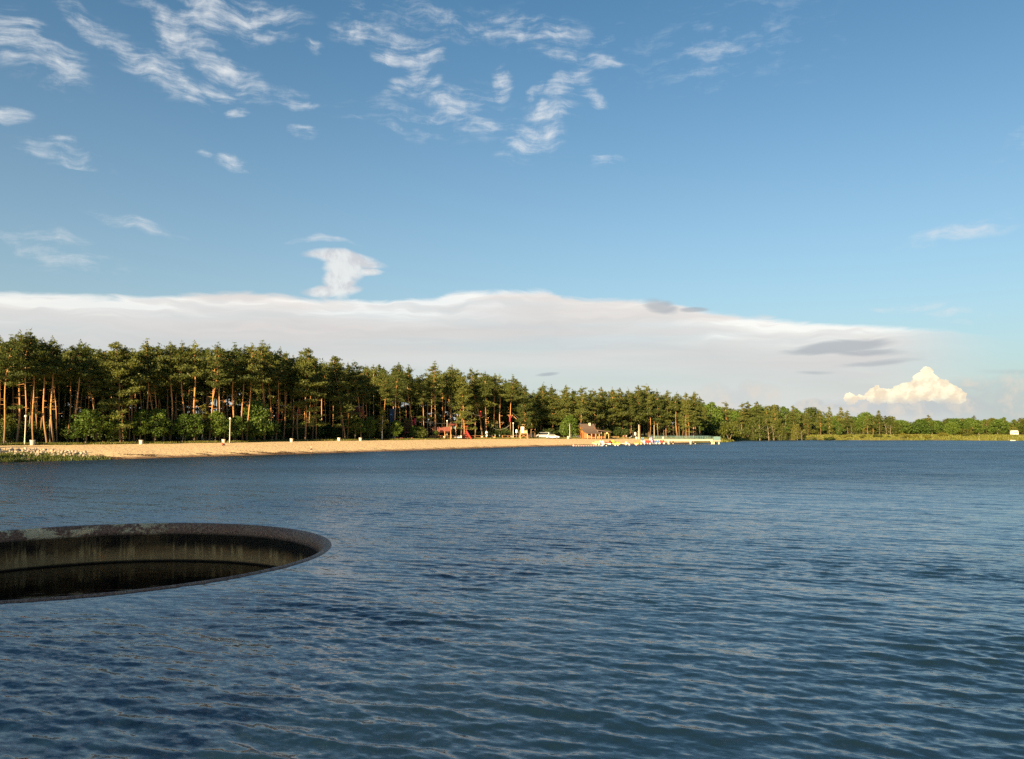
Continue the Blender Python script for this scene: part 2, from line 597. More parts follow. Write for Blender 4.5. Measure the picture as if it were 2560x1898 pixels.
def ground_h(P):
    P = np.asarray(P, dtype=np.float64).reshape(-1, 2)
    s = signed_dist(P)
    bank = 1.95 * np.tanh(np.maximum(s, 0) / 15.0)
    bank = bank + 0.10 * (vnoise(P, 0.11, 3) - 0.5) * np.clip(s / 8, 0, 1) + 0.05 * (vnoise(P, 0.45, 4) - 0.5) * np.clip(s / 3, 0, 1)
    right = np.clip((P[:, 0] - 70) / 30, 0, 1) * np.clip((P[:, 1] - 340) / 20, 0, 1)
    bank = bank + right * (0.35 * np.tanh(np.maximum(s - 2, 0) / 3.0) + 0.5 * (vnoise(P, 0.07, 5) - 0.4) * np.clip(s / 10, 0, 1))
    far = np.hypot(P[:, 0] - 200, P[:, 1] - 200)
    bank = bank + np.clip((far - 420) / 1500, 0, 1) * 9 * vnoise(P, 0.0022, 6)
    bank = bank + np.clip((9 - P[:, 1]) / 6, 0, 1) * np.clip((300 - np.abs(P[:, 0])) / 100, 0, 1) * 2.6 * np.tanh(np.maximum(s, 0) / 4)     # the dam under the camera
    return np.where(s > 0, bank, np.maximum(s * 0.10, -2.2) - 0.02)


def gh(x, y):
    return float(ground_h([(x, y)])[0])


def on_ground(px, py):
    """where the sight line through a photo pixel meets the ground"""
    d = pdir(px, py)
    lo, hi = 60.0, 900.0
    ts = np.linspace(lo, hi, 2000)
    P = np.stack([d.x / d.y * ts, ts], 1)
    z = CAM_H + d.z / d.y * ts
    g = np.maximum(ground_h(P), 0.0)
    k = np.argmax(z <= g)
    if z[k] > g[k]:
        k = 900
    return Vector((P[k, 0], P[k, 1], max(0.0, g[k])))


# ------------------------------------------------------------------ ground sheet
def axis(lo, hi, step, far_lo, far_hi, grow=1.35):
    a = list(np.arange(lo, hi + step, step))
    s = step
    while a[0] > far_lo:
        s *= grow
        a.insert(0, a[0] - s)
    s = step
    while a[-1] < far_hi:
        s *= grow
        a.append(a[-1] + s)
    return np.array(a)


gx = axis(-126, 260, 1.5, -4000, 4000)
gy = axis(-20, 440, 1.5, -4000, 6000)
GX, GY = np.meshgrid(gx, gy, indexing='ij')
GP = np.stack([GX.ravel(), GY.ravel()], 1)
GS = signed_dist(GP)
GZ = ground_h(GP)
ni, nj = len(gx), len(gy)
idx = np.arange(ni * nj).reshape(ni, nj)
GF = np.stack([idx[:-1, :-1], idx[1:, :-1], idx[1:, 1:], idx[:-1, 1:]], -1).reshape(-1, 4)
# sand: a strip along the near shore, between the waterline and the forest edge
TOP_PX = [(-250, 1117), (0, 1114.5), (150, 1112.5), (300, 1110.2), (480, 1108.2), (600, 1106.6), (700, 1104.2), (840, 1102.2), (1000, 1100.3), (1150, 1098.0), (1300, 1096.8),
          (1360, 1096.6), (1450, 1097.0), (1530, 1096.6), (1600, 1096.2), (1660, 1096.5), (1720, 1098.0)]
top = [on_ground(*q) for q in TOP_PX]
BEACH = np.array([tuple(p[:2]) for p in top] + [tuple(at_z(px, py)[:2]) for px, py in reversed([q for q in SHORE_PX if q[0] <= 1740])] + [(-140, 100)])


def in_poly(P, poly):
    ins = np.zeros(len(P), dtype=bool)
    n = len(poly)
    for i in range(n):
        a, b = poly[i], poly[(i + 1) % n]
        c = ((a[1] > P[:, 1]) != (b[1] > P[:, 1])) & (P[:, 0] < (b[0] - a[0]) * (P[:, 1] - a[1]) / (b[1] - a[1] + 1e-12) + a[0])
        ins ^= c
    return ins


FC = GP[GF].mean(1)
FS = GS[GF].mean(1)
sandf = (in_poly(FC, BEACH) | ((FS < 1.5) & (FS > -40) & (FC[:, 0] < 62) & (FC[:, 0] > -90) & (FC[:, 1] > 90)))
GV = np.stack([GX.ravel(), GY.ravel(), GZ], 1)


def sub_sheet(name, mask, mat):
    F = GF[mask]
    used, inv = np.unique(F, return_inverse=True)
    me = np_mesh(name, GV[used], inv.reshape(F.shape), smooth=True)
    at = me.attributes.new('shore', 'FLOAT', 'POINT')
    at.data.foreach_set('value', GS[used].astype(np.float32))
    return tag(link(name, me, None, mat), kind='structure')


m, N, b, out = new_mat('sand')
g = N.n('ShaderNodeNewGeometry').outputs['Position']
sh = N.n('ShaderNodeAttribute', attribute_name='shore').outputs['Fac']
n1 = N.noise(g, 0.35, 6.0, 0.65)
n2 = N.noise(g, 2.6, 5.0, 0.7)
sc_ = N.mix(n1, (0.58, 0.425, 0.225, 1), (0.72, 0.555, 0.315, 1))
sc_ = N.mix(N.mapr(n2, 0.50, 0.72), sc_, (0.50, 0.34, 0.17, 1))
sc_ = N.mix(N.m('MULTIPLY', N.mapr(N.noise(N.mapping(g, scale=(1, 1, 1)), 5.0, 3.0, 0.6), 0.60, 0.70), 0.6), sc_, (0.24, 0.16, 0.08, 1))
wet = N.mapr(N.m('ADD', sh, N.m('MULTIPLY', N.m('SUBTRACT', N.noise(g, 0.5, 4.0), 0.5), 3.4)), 0.4, 3.6, 1.0, 0.0)
N.put(b.inputs['Base Color'], N.mix(wet, sc_, (0.20, 0.115, 0.055, 1)))
N.put(b.inputs['Roughness'], N.mapr(wet, 0, 1, 0.95, 0.45))
b.inputs['Specular IOR Level'].default_value = 0.25
bn = N.n('ShaderNodeBump')
bn.inputs['Strength'].default_value = 1.0
bn.inputs['Distance'].default_value = 0.16
N.put(bn.inputs['Height'], N.m('ADD', N.noise(g, 1.7, 5.0, 0.6), N.m('MULTIPLY', n1, 1.5)))
N.put(b.inputs['Normal'], bn.outputs[0])

m, N, b, out = new_mat('ground')
g = N.n('ShaderNodeNewGeometry').outputs['Position']
n1 = N.noise(g, 0.09, 5.0, 0.6)
n2 = N.noise(g, 1.1, 5.0, 0.7)
gc = N.mix(N.mapr(n1, 0.40, 0.62), (0.055, 0.075, 0.020, 1), (0.17, 0.15, 0.045, 1))
gc = N.mix(N.mapr(n2, 0.5, 0.75), gc, (0.10, 0.075, 0.035, 1))
N.put(b.inputs['Base Color'], gc)
b.inputs['Roughness'].default_value = 0.95
b.inputs['Specular IOR Level'].default_value = 0.1
bn = N.n('ShaderNodeBump')
bn.inputs['Strength'].default_value = 0.8
bn.inputs['Distance'].default_value = 0.2
N.put(bn.inputs['Height'], N.noise(g, 1.4, 5.0, 0.7))
N.put(b.inputs['Normal'], bn.outputs[0])

sub_sheet('ground', ~sandf, MATS['ground'])
sub_sheet('beach', sandf, MATS['sand'])

# ------------------------------------------------------------------ lake water: real waves near, finer facets in the normal
SPC, SPR = np.array([-16.35, 30.60]), 9.26          # the round spillway in the lake
m, N, b, out = new_mat('lake_water')
g = N.n('ShaderNodeNewGeometry')
pos = g.outputs['Position']
nrm = g.outputs['Normal']
sxyz = N.n('ShaderNodeSeparateXYZ')
N.put(sxyz.inputs[0], pos)
WROT = R(-23)
pw = N.mapping(pos, rot=(0, 0, -WROT))
# ripples: short, with crests longer than they are wide
r1 = N.noise(N.mapping(pw, scale=(2.0, 5.2, 1)), 1.0, 3.0, 0.55, color=True)
r2 = N.noise(N.mapping(pw, loc=(9, 4, 0), scale=(0.9, 2.0, 1)), 1.0, 2.0, 0.5, color=True)
r3 = N.noise(N.mapping(pw, loc=(2, 8, 0), scale=(5.5, 12.0, 1)), 1.0, 3.0, 0.55, color=True)
r4 = N.noise(N.mapping(pw, loc=(1, 3, 0), scale=(0.16, 0.62, 1)), 1.0, 3.0, 0.6, color=True)
gust = N.noise(N.mapping(pos, loc=(5, 1, 0), scale=(0.018, 0.05, 1)), 1.0, 4.0, 0.55)
gustf = N.mapr(gust, 0.35, 0.65, 0.65, 1.25)
spw = N.n('ShaderNodeCombineXYZ')
lenp = N.v('LENGTH', N.v('SUBTRACT', pos, (-16.35, 30.6, 0.0)))
calm = N.mapr(lenp, SPR, SPR + 9.0, 0.55, 1.0)


def slope(col, amt):
    return N.v('MULTIPLY', N.v('SUBTRACT', col, (0.5, 0.5, 0.5)), (amt * 0.75, amt, 0.0))


sl = N.v('ADD', N.v('ADD', slope(r1, 0.56), slope(r2, 0.26)), N.v('ADD', slope(r3, 0.62), slope(r4, 0.42)))
sl = N.v('SCALE', sl, scale=N.m('MULTIPLY', N.m('MULTIPLY', gustf, calm), 0.62))
sl = N.mapping(sl, rot=(0, 0, WROT))
# the faces of the wavelets that are seen lean towards the near bank, the more the further out
lean = N.n('ShaderNodeCombineXYZ')
N.put(lean.inputs[1], N.mapr(sxyz.outputs[1], 10.0, 130.0, -0.03, -0.145))
nn = N.v('NORMALIZE', N.v('ADD', nrm, N.v('ADD', sl, lean.outputs[0])))
N.put(b.inputs['Normal'], nn)
b.inputs['Base Color'].default_value = (0.0060, 0.0165, 0.0275, 1)
# far out the wavelets are finer than the sheet can carry: they become roughness
N.put(b.inputs['Roughness'], N.m('MULTIPLY', N.mapr(sxyz.outputs[1], 10.0, 110.0, 0.14, 0.30), N.mapr(gust, 0.3, 0.7, 0.85, 1.15)))
b.inputs['IOR'].default_value = 1.80

# tessellation: rows spaced for resolution with distance, world-space waves on top
rows = []
d = 9.0
while d < 470:
    rows.append(d)
    d += max(0.055, 1.05e-4 * d * d, 0.0011 * d)
rows = np.array(rows)
ncol = 760
us = np.linspace(-0.80, 0.80, ncol)
YY = np.repeat(rows[:, None], ncol, 1)
XX = rows[:, None] * us[None, :]
cell = np.maximum(rows * (us[1] - us[0]), np.gradient(rows))[:, None]
main = R(67)                                          # travel direction of the wind waves
ZZ = np.zeros_like(XX)
DX = np.zeros_like(XX)
DY = np.zeros_like(XX)
wr = np.random.default_rng(5)
PP = np.stack([XX.ravel(), YY.ravel()], 1)
group = 0.35 + 1.3 * vnoise(PP @ np.array([[.92, .39], [-.39, .92]]) * np.array([0.22, 0.5]), 1.0, 21).reshape(XX.shape)
gustm = 0.55 + 0.9 * vnoise(PP * np.array([0.03, 0.07]), 1.0, 22).reshape(XX.shape)
for i in range(130):
    lam = 0.14 * (1.1 / 0.14) ** (wr.random() ** 0.95) if i < 118 else wr.uniform(1.5, 2.8)
    th = main + wr.normal(0, 0.20 + 0.07 / lam)
    k = 2 * math.pi / lam
    slope_ = 0.0142 * (0.45 if lam > 1.4 else 0.8 if lam > 0.9 else 1.0)
    A = slope_ / k
    fade = np.clip((lam / cell - 2.0) / 2.0, 0, 1)
    ph = k * (XX * math.cos(th) + YY * math.sin(th)) + wr.random() * 6.283
    a = A * fade * (group if lam < 1.6 else 1.0) * gustm
    ZZ += a * np.cos(ph)
    DX -= 0.8 * a * np.sin(ph) * math.cos(th)
    DY -= 0.8 * a * np.sin(ph) * math.sin(th)
rr = np.hypot(XX - SPC[0], YY - SPC[1])
damp = np.clip((rr - SPR + 0.3) / 5.0, 0.0, 1.0) ** 0.7
ZZ *= damp
DX *= damp
DY *= damp
# the sheet dips a little as it slides over the lip
ZZ += np.where(rr < SPR + 0.5, -0.02, 0.0)
V = np.stack([XX + DX, YY + DY, ZZ], -1).reshape(-1, 3)
nr = len(rows)
idx = np.arange(nr * ncol).reshape(nr, ncol)
F = np.stack([idx[:-1, :-1], idx[:-1, 1:], idx[1:, 1:], idx[1:, :-1]], -1).reshape(-1, 4)
fc_r = rr.ravel()[F].max(1)
sd = signed_dist(np.stack([XX[::1, ::8].ravel(), YY[::1, ::8].ravel()], 1)).reshape(nr, -1)
sdf = np.repeat(sd, 8, axis=1)[:, :ncol].ravel()
keep = (fc_r > SPR - 0.10) & (sdf[F].min(1) < 12.0)
F = F[keep]
used, inv = np.unique(F, return_inverse=True)
lake = link('lake_water', np_mesh('lake_water', V[used], inv.reshape(F.shape), smooth=True), None, MATS['lake_water'])
tag(lake, kind='structure')
# the rest of the lake to the sides and below the camera, outside the fan
mb = MB()
e = 0.80
mb.add([(-7.2, 9, -.01), (-470 * e, 470, -.01), (-470, -20, -.01), (-7.2, -20, -.01)], [(0, 1, 2, 3)])
mb.add([(7.2, 9, -.01), (7.2, -20, -.01), (470, -20, -.01), (470 * e, 470, -.01)], [(0, 1, 2, 3)])
mb.add([(-7.2, 9, -.01), (-7.2, -20, -.01), (7.2, -20, -.01), (7.2, 9, -.01)], [(0, 1, 2, 3)])
tag(mb.build('lake_water', MATS['lake_water']), kind='structure')

# ------------------------------------------------------------------ the round concrete spillway
m, N, b, out = new_mat('spillway_concrete')
co = N.n('ShaderNodeNewGeometry').outputs['Position']
s3 = N.n('ShaderNodeSeparateXYZ')
N.put(s3.inputs[0], N.v('SUBTRACT', co, (-16.35, 30.6, 0)))
ang = N.m('ARCTAN2', s3.outputs[1], s3.outputs[0])
c3 = N.n('ShaderNodeCombineXYZ')
N.put(c3.inputs[0], N.m('MULTIPLY', ang, 9.0))
N.put(c3.inputs[1], s3.outputs[2])
cyl = c3.outputs[0]
blot = N.noise(N.mapping(cyl, scale=(0.55, 1.1, 1)), 1.0, 6.0, 0.65)
drip = N.noise(N.mapping(cyl, loc=(4, 0, 0), scale=(4.6, 0.45, 1)), 1.0, 4.0, 0.6)
fine = N.noise(N.mapping(cyl, scale=(9, 9, 1)), 1.0, 4.0, 0.7)
alg_shade = N.mix(N.mapr(blot, 0.38, 0.60), (0.028, 0.012, 0.004, 1), (0.27, 0.115, 0.038, 1))
alg_shade = N.mix(N.m('MULTIPLY', N.mapr(drip, 0.50, 0.62), N.mapr(s3.outputs[2], -1.75, -0.5, 0.95, 0.25)), alg_shade, (0.66, 0.33, 0.12, 1))
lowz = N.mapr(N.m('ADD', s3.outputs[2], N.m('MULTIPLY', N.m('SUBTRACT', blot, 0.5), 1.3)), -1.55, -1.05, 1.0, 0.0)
alg_shade = N.mix(N.m('MULTIPLY', lowz, 0.75), alg_shade, (0.44, 0.21, 0.080, 1))
# the lip's shadow, painted into the wall colour as a dark band
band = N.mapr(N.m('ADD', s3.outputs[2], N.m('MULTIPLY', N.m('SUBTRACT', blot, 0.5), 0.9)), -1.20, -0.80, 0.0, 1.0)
alg_shade = N.mix(N.m('MULTIPLY', band, N.mapr(ang, 1.3, 2.0, 0.95, 0.6)), alg_shade, (0.012, 0.007, 0.003, 1))
# pale patches of bare concrete on the lip, towards the left of the far side
left = N.mapr(ang, 1.35, 1.9, 0.0, 1.0)
lipz = N.mapr(s3.outputs[2], -0.50, -0.34, 0.0, 1.0)
bare = N.m('MULTIPLY', N.mapr(N.m('ADD', N.m('MULTIPLY', blot, 0.82), N.m('MULTIPLY', fine, 0.18)), 0.49, 0.55), N.m('MULTIPLY', lipz, N.m('MULTIPLY_ADD', left, 0.92, 0.08)))
lipc = N.mix(N.mapr(fine, 0.35, 0.65), (0.19, 0.078, 0.046, 1), (0.38, 0.185, 0.120, 1))
cc_ = N.mix(lipz, alg_shade, lipc)
cc_ = N.mix(bare, cc_, (0.80, 0.51, 0.28, 1))
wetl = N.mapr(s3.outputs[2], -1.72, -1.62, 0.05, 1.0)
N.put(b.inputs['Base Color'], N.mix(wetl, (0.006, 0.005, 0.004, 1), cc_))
# the lip to the right is wet with water sliding over it
wetr = N.m('MULTIPLY', N.mapr(ang, 1.7, 0.6, 0.0, 1.0), lipz)
N.put(b.inputs['Roughness'], N.mapr(wetr, 0, 1, 0.9, 0.45))
b.inputs['Specular IOR Level'].default_value = 0.2
bn = N.n('ShaderNodeBump')
bn.inputs['Strength'].default_value = 0.7
bn.inputs['Distance'].default_value = 0.05
N.put(bn.inputs['Height'], N.m('ADD', fine, N.m('MULTIPLY', N.noise(N.mapping(cyl, scale=(5.5, 0.6, 1)), 1.0, 3.0), 1.6)))
N.put(b.inputs['Normal'], bn.outputs[0])

sp = empty('spillway', (SPC[0], SPC[1], 0))
tag(sp, 'large round concrete spillway sunk in the lake, its wall stained by algae', 'spillway')
RL = 0.42
prof = [(SPR + 0.10, -0.6), (SPR + 0.06, -0.06), (SPR + 0.02, 0.012), (SPR - 0.06, 0.038)]
for i in range(1, 9):
    t = math.pi / 2 * i / 8
    prof.append((SPR - 0.06 - (RL - 0.06) * math.sin(t), 0.038 - (RL + 0.038) * (1 - math.cos(t))))
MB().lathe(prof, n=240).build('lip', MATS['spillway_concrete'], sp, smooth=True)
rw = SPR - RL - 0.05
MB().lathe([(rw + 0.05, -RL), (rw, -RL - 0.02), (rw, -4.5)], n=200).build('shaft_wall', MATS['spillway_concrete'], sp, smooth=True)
m, N, b, out = new_mat('still_water')
b.inputs['Base Color'].default_value = (0.003, 0.0025, 0.0015, 1)
b.inputs['Specular IOR Level'].default_value = 0.12
b.inputs['Roughness'].default_value = 0.03
b.inputs['IOR'].default_value = 1.333
g = N.n('ShaderNodeNewGeometry')
sl = N.v('MULTIPLY', N.v('SUBTRACT', N.noise(N.mapping(g.outputs['Position'], scale=(1.2, 2.5, 1)), 1.0, 3.0, 0.5, color=True), (.5, .5, .5)), (0.05, 0.06, 0))
N.put(b.inputs['Normal'], N.v('NORMALIZE', N.v('ADD', g.outputs['Normal'], sl)))
n = 96
mb = MB().add([(0, 0, 0)] + [((rw + 0.02) * math.cos(2 * math.pi * i / n), (rw + 0.02) * math.sin(2 * math.pi * i / n), 0) for i in range(n)], [(0, 1 + i, 1 + (i + 1) % n) for i in range(n)])
o = mb.build('spillway_water', MATS['still_water'], None, (SPC[0], SPC[1], -1.75))
tag(o, kind='structure')

# ------------------------------------------------------------------ vegetation materials
def leaf_mat(name, c0, c1, trans=0.3, rough=0.6):
    m = bpy.data.materials.new(name)
    m.use_nodes = True
    m.node_tree.nodes.clear()
    N = Nodes(m.node_tree)
    out = N.n('ShaderNodeOutputMaterial')
    oi = N.n('ShaderNodeObjectInfo')
    co = obj_coords(N)
    f = N.m('ADD', N.m('MULTIPLY', oi.outputs['Random'], 0.75), N.m('MULTIPLY', N.noise(co, 1.3, 3.0, 0.6), 0.4), clamp=True)
    col = N.mix(f, tuple(c0) + (1,), tuple(c1) + (1,))
    d = N.n('ShaderNodeBsdfDiffuse')
    t = N.n('ShaderNodeBsdfTranslucent')
    gl = N.n('ShaderNodeBsdfGlossy')
    gl.inputs['Roughness'].default_value = 0.45
    N.put(d.inputs['Color'], col)
    N.put(t.inputs['Color'], N.mix(0.5, col, (0.22, 0.26, 0.04, 1)))
    N.put(gl.inputs['Color'], (0.5, 0.5, 0.45, 1))
    mx = N.n('ShaderNodeMixShader')
    mx.inputs[0].default_value = trans
    m.node_tree.links.new(d.outputs[0], mx.inputs[1])
    m.node_tree.links.new(t.outputs[0], mx.inputs[2])
    m2 = N.n('ShaderNodeMixShader')
    m2.inputs[0].default_value = 0.03
    m.node_tree.links.new(mx.outputs[0], m2.inputs[1])
    m.node_tree.links.new(gl.outputs[0], m2.inputs[2])
    m.node_tree.links.new(m2.outputs[0], out.inputs['Surface'])
    MATS[name] = m
    return m


leaf_mat('pine_needles', (0.028, 0.049, 0.012), (0.128, 0.146, 0.034), 0.18)
leaf_mat('broad_leaves', (0.048, 0.098, 0.018), (0.120, 0.185, 0.030), 0.35)
leaf_mat('birch_leaves', (0.120, 0.135, 0.022), (0.200, 0.185, 0.035), 0.35)
leaf_mat('bush_leaves', (0.045, 0.075, 0.016), (0.130, 0.135, 0.028), 0.30)
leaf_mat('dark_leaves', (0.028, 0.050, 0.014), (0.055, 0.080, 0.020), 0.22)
leaf_mat('grass_blades', (0.085, 0.125, 0.022), (0.190, 0.185, 0.042), 0.35)
leaf_mat('bank_blades', (0.075, 0.115, 0.018), (0.190, 0.195, 0.040), 0.40)
leaf_mat('marsh_grass', (0.035, 0.060, 0.016), (0.085, 0.105, 0.026), 0.30)

m, N, b, out = new_mat('pine_bark')
co = obj_coords(N)
gz = N.n('ShaderNodeSeparateXYZ')
N.put(gz.inputs[0], N.n('ShaderNodeTexCoord').outputs['Generated'])
oi = N.n('ShaderNodeObjectInfo').outputs['Random']
hgt = N.m('ADD', gz.outputs[2], N.m('MULTIPLY', N.m('SUBTRACT', N.noise(co, 0.9, 3.0), 0.5), 0.22))
plate = N.noise(N.mapping(co, scale=(7, 7, 2.2)), 1.0, 4.0, 0.7)
lowb = N.mix(plate, (0.105, 0.070, 0.045, 1), (0.26, 0.175, 0.105, 1))
upb = N.mix(plate, (0.32, 0.155, 0.060, 1), (0.56, 0.31, 0.13, 1))
N.put(b.inputs['Base Color'], N.mix(N.mapr(N.m('ADD', hgt, N.m('MULTIPLY', oi, 0.15)), 0.14, 0.48), lowb, upb))
b.inputs['Roughness'].default_value = 0.9
b.inputs['Specular IOR Level'].default_value = 0.15
bn = N.n('ShaderNodeBump')
bn.inputs['Strength'].default_value = 0.6
bn.inputs['Distance'].default_value = 0.03
N.put(bn.inputs['Height'], plate)
N.put(b.inputs['Normal'], bn.outputs[0])
plain('grey_bark', (0.17, 0.145, 0.105), 0.9, 0.35, 6.0)
plain('birch_bark', (0.62, 0.58, 0.50), 0.8, 0.35, 5.0)


# ------------------------------------------------------------------ tree generators (unit: metres, base at the origin)
def shards(C, size, per, r, spread, flat=1.0, aspect=0.55):
    """per small triangles round every centre"""
    C = np.repeat(np.asarray(C, dtype=np.float32), per, 0)
    n = len(C)
    off = r.normal(0, 1, (n, 3)).astype(np.float32)
    off /= np.linalg.norm(off, axis=1, keepdims=True) + 1e-6
    off *= (r.random((n, 1)) ** 0.5) * spread
    off[:, 2] *= flat
    c = C + off
    a = r.normal(0, 1, (n, 3))
    a /= np.linalg.norm(a, axis=1, keepdims=True)
    t = r.normal(0, 1, (n, 3))
    bvec = np.cross(a, t)
    bvec /= np.linalg.norm(bvec, axis=1, keepdims=True) + 1e-6
    s = size * (0.65 + 0.7 * r.random((n, 1)))
    p0 = c - a * s * 0.5 - bvec * s * aspect * 0.5
    p1 = c - a * s * 0.5 + bvec * s * aspect * 0.5
    p2 = c + a * s * 0.6
    V = np.stack([p0, p1, p2], 1).reshape(-1, 3)
    return V, np.arange(n * 3).reshape(-1, 3)


def make_pine(seed, H=20.0, cs=0.5, rad=2.8, bend=0.5, fork=False, nb=27, dense=1.0, low=0, kink=0.0, top=0.72):
    r = np.random.default_rng(seed)
    mb = MB()
    ph = r.random(4) * 6.28

    def axis_at(t):
        x = bend * (math.sin(ph[0] + t * 2.6) - math.sin(ph[0])) * 0.8 + 0.16 * math.sin(ph[1] + t * 9) + kink * max(0, t - 0.42) * 3.0 * math.exp(-max(0, t - 0.42) * 3)
        y = bend * (math.sin(ph[2] + t * 2.1) - math.sin(ph[2])) * 0.5 + 0.12 * math.sin(ph[3] + t * 7)
        return Vector((x, y, t * H))
    r0 = 0.0080 * H * (0.85 + 0.3 * r.random())
    ts = [0, 0.02, 0.06, 0.14, 0.24, 0.34, 0.44, 0.54, 0.64, 0.74, 0.84, 0.93, 0.99]
    mb.tube([axis_at(t) for t in ts], [r0 * (1.35 if t == 0 else 1.1 if t == .02 else 1.0) * (1 - 0.86 * t ** 1.25) for t in ts], 8)
    stems = [(axis_at, 0.0)]
    if fork:
        sgn = 1 if r.random() < .5 else -1

        def axis2(t, s=sgn):
            p = axis_at(min(t, 0.45))
            q = max(0, t - 0.45)
            return Vector((p.x + s * (1.9 * math.tanh(q * 5)), p.y + 0.4 * q, t * H))
        mb.tube([axis2(t) for t in (0.45, 0.5, 0.56, 0.64, 0.74, 0.85, 0.94)], [r0 * .55, r0 * .5, r0 * .45, r0 * .38, r0 * .28, r0 * .18, .03], 6)
        stems.append((axis2, 0.06))
    cen = []
    for ax, dec in stems:
        n = int(nb * (0.7 if len(stems) > 1 else 1))
        for i in range(n):
            u = (i + r.random()) / n
            if i == n - 1:
                u = 0.985
            t = cs + (0.98 - dec - cs) * u
            prof = (0.40 + 0.60 * min(1, u / 0.22)) * (1 - u) ** top + 0.16
            L = rad * prof * (0.40 + 0.85 * r.random())
            if r.random() < 0.10:
                L *= 1.35
            az_ = i * 2.39996 + r.normal(0, 0.5)
            e0 = R(-8 + 46 * u ** 1.3 + r.normal(0, 9))
            p = ax(t)
            d = Vector((math.cos(az_) * math.cos(e0), math.sin(az_) * math.cos(e0), math.sin(e0)))
            pts_ = [p, p + d * L * .35, p + d * L * .7 + Vector((0, 0, .03 * L)), p + d * L + Vector((0, 0, .13 * L))]
            if L > 0.7:
                mb.tube(pts_, [0.012 * H * .2 + .02, .035, .025, .012], 4, caps=False)
            npad = max(1, int(2.3 * L * dense))
            for k in range(npad):
                q = 0.42 + 0.62 * (k + r.random()) / npad
                c = p + d * L * q + Vector((0, 0, 0.13 * L * q * q))
                side = d.cross(Vector((0, 0, 1))).normalized() * r.normal(0, 0.22 * L * 0.75)
                c = c + side + Vector((0, 0, r.normal(0, .12)))
                sz = (0.30 + 0.16 * L) * (0.8 + .4 * r.random())
                m_ = int(11 * dense * (sz / 0.6) ** 1.3) + 4
                o = r.normal(0, 1, (m_, 3)) * np.array([sz * .72, sz * .72, sz * .26])
                cen.append(np.array(c)[None] + o)
        tp = ax(0.985 - dec)
        cen.append(np.array(tp)[None] + r.normal(0, 1, (16, 3)) * np.array([.20, .20, .55]))
    # bare stubs and a few low living branches
    for i in range(6 + low):
        t = cs * (0.45 + 0.5 * r.random())
        az_ = r.random() * 6.28
        L = (0.5 + 0.9 * r.random()) if i >= low else rad * (0.7 + .5 * r.random())
        p = axis_at(t)
        d = Vector((math.cos(az_), math.sin(az_), 0.1 if i >= low else -0.05))
        mb.tube([p, p + d * L * .6, p + d * L + Vector((0, 0, .2 * L if i < low else -.05))], [.045, .03, .01], 4, caps=False)
        if i < low:
            for k in range(5):
                c = p + d * L * (.45 + .14 * k) + Vector((r.normal(0, .25), r.normal(0, .25), .12 * L + r.normal(0, .1)))
                cen.append(np.array(c)[None] + r.normal(0, 1, (12, 3)) * np.array([.5, .5, .2]))
    C = np.concatenate(cen)
    V, F = shards(C, 0.34, 4, r, 0.26, 0.7, 0.42)
    trunk = mb.mesh('trunk', smooth=True)
    trunk.materials.append(MATS['pine_bark'])
    crown = np_mesh('crown', V, F)
    crown.materials.append(MATS['pine_needles'])
    return trunk, crown, float(H), float(C[:, 2].max())


def make_broadleaf(seed, H=7.0, cw=4.0, clear=0.22, lobes=16, leaf=0.24, n=1500, mat='broad_leaves', bark='grey_bark', stems=1, shape=1.0):
    """crown of leafy lobes round an upright branching stem"""
    r = np.random.default_rng(seed)
    mb = MB()
    r0 = 0.016 * H + 0.02
    cz0 = clear * H
    tips = []
    for s_ in range(stems):
        bx, by = (0, 0) if stems == 1 else (r.normal(0, .12 * cw), r.normal(0, .12 * cw))
        lx, ly = r.normal(0, .05 * H), r.normal(0, .05 * H)
        P = [Vector((bx + lx * t * t, by + ly * t * t, t * H * 0.9)) for t in (0, .15, .35, .55, .8, 1)]
        mb.tube(P, [r0 * q for q in (1.2, .95, .75, .55, .3, .1)], 6)
        for i in range(7):
            t = clear + (0.8 - clear) * (i + r.random() * .8) / 7
            p = Vector((bx + lx * t * t, by + ly * t * t, t * H * .9))
            a = i * 2.4 + r.random()
            L = cw * 0.42 * (1 - 0.5 * t)
            q = p + Vector((math.cos(a) * L, math.sin(a) * L, L * .7))
            mb.tube([p, (p + q) / 2 + Vector((0, 0, -.05)), q], [r0 * .4, r0 * .25, .012], 4, caps=False)
            tips.append(q)
    cen = []
    for i in range(lobes):
        u = (i + .5) / lobes
        zz = cz0 + (H - cz0) * (0.06 + 0.90 * u)
        prof = math.sin(math.pi * min(1, (0.10 + 0.88 * u) ** (0.8 * shape))) ** 0.6
        a = i * 2.399 + r.normal(0, .4)
        rr_ = cw * 0.5 * prof * (0.35 + 0.55 * r.random())
        c = np.array([math.cos(a) * rr_, math.sin(a) * rr_, zz])
        rad = (0.16 + 0.12 * r.random()) * cw * (0.55 + 0.45 * prof)
        m_ = n // lobes
        d = r.normal(0, 1, (m_, 3))
        d /= np.linalg.norm(d, axis=1, keepdims=True)
        d *= rad * (0.35 + 0.65 * r.random((m_, 1)) ** 0.45)
        d[:, 2] *= 0.75
        cen.append(c + d)
    C = np.concatenate(cen)
    C = C[C[:, 2] > 0.05]
    V, F = shards(C, leaf, 2, r, leaf * 0.8, 0.8, 0.75)
    V[:, 2] = np.maximum(V[:, 2], 0.02)
    trunk = mb.mesh('trunk', smooth=True)
    trunk.materials.append(MATS[bark])
    crown = np_mesh('crown', V, F)
    crown.materials.append(MATS[mat])
    return trunk, crown, float(H), float(H)


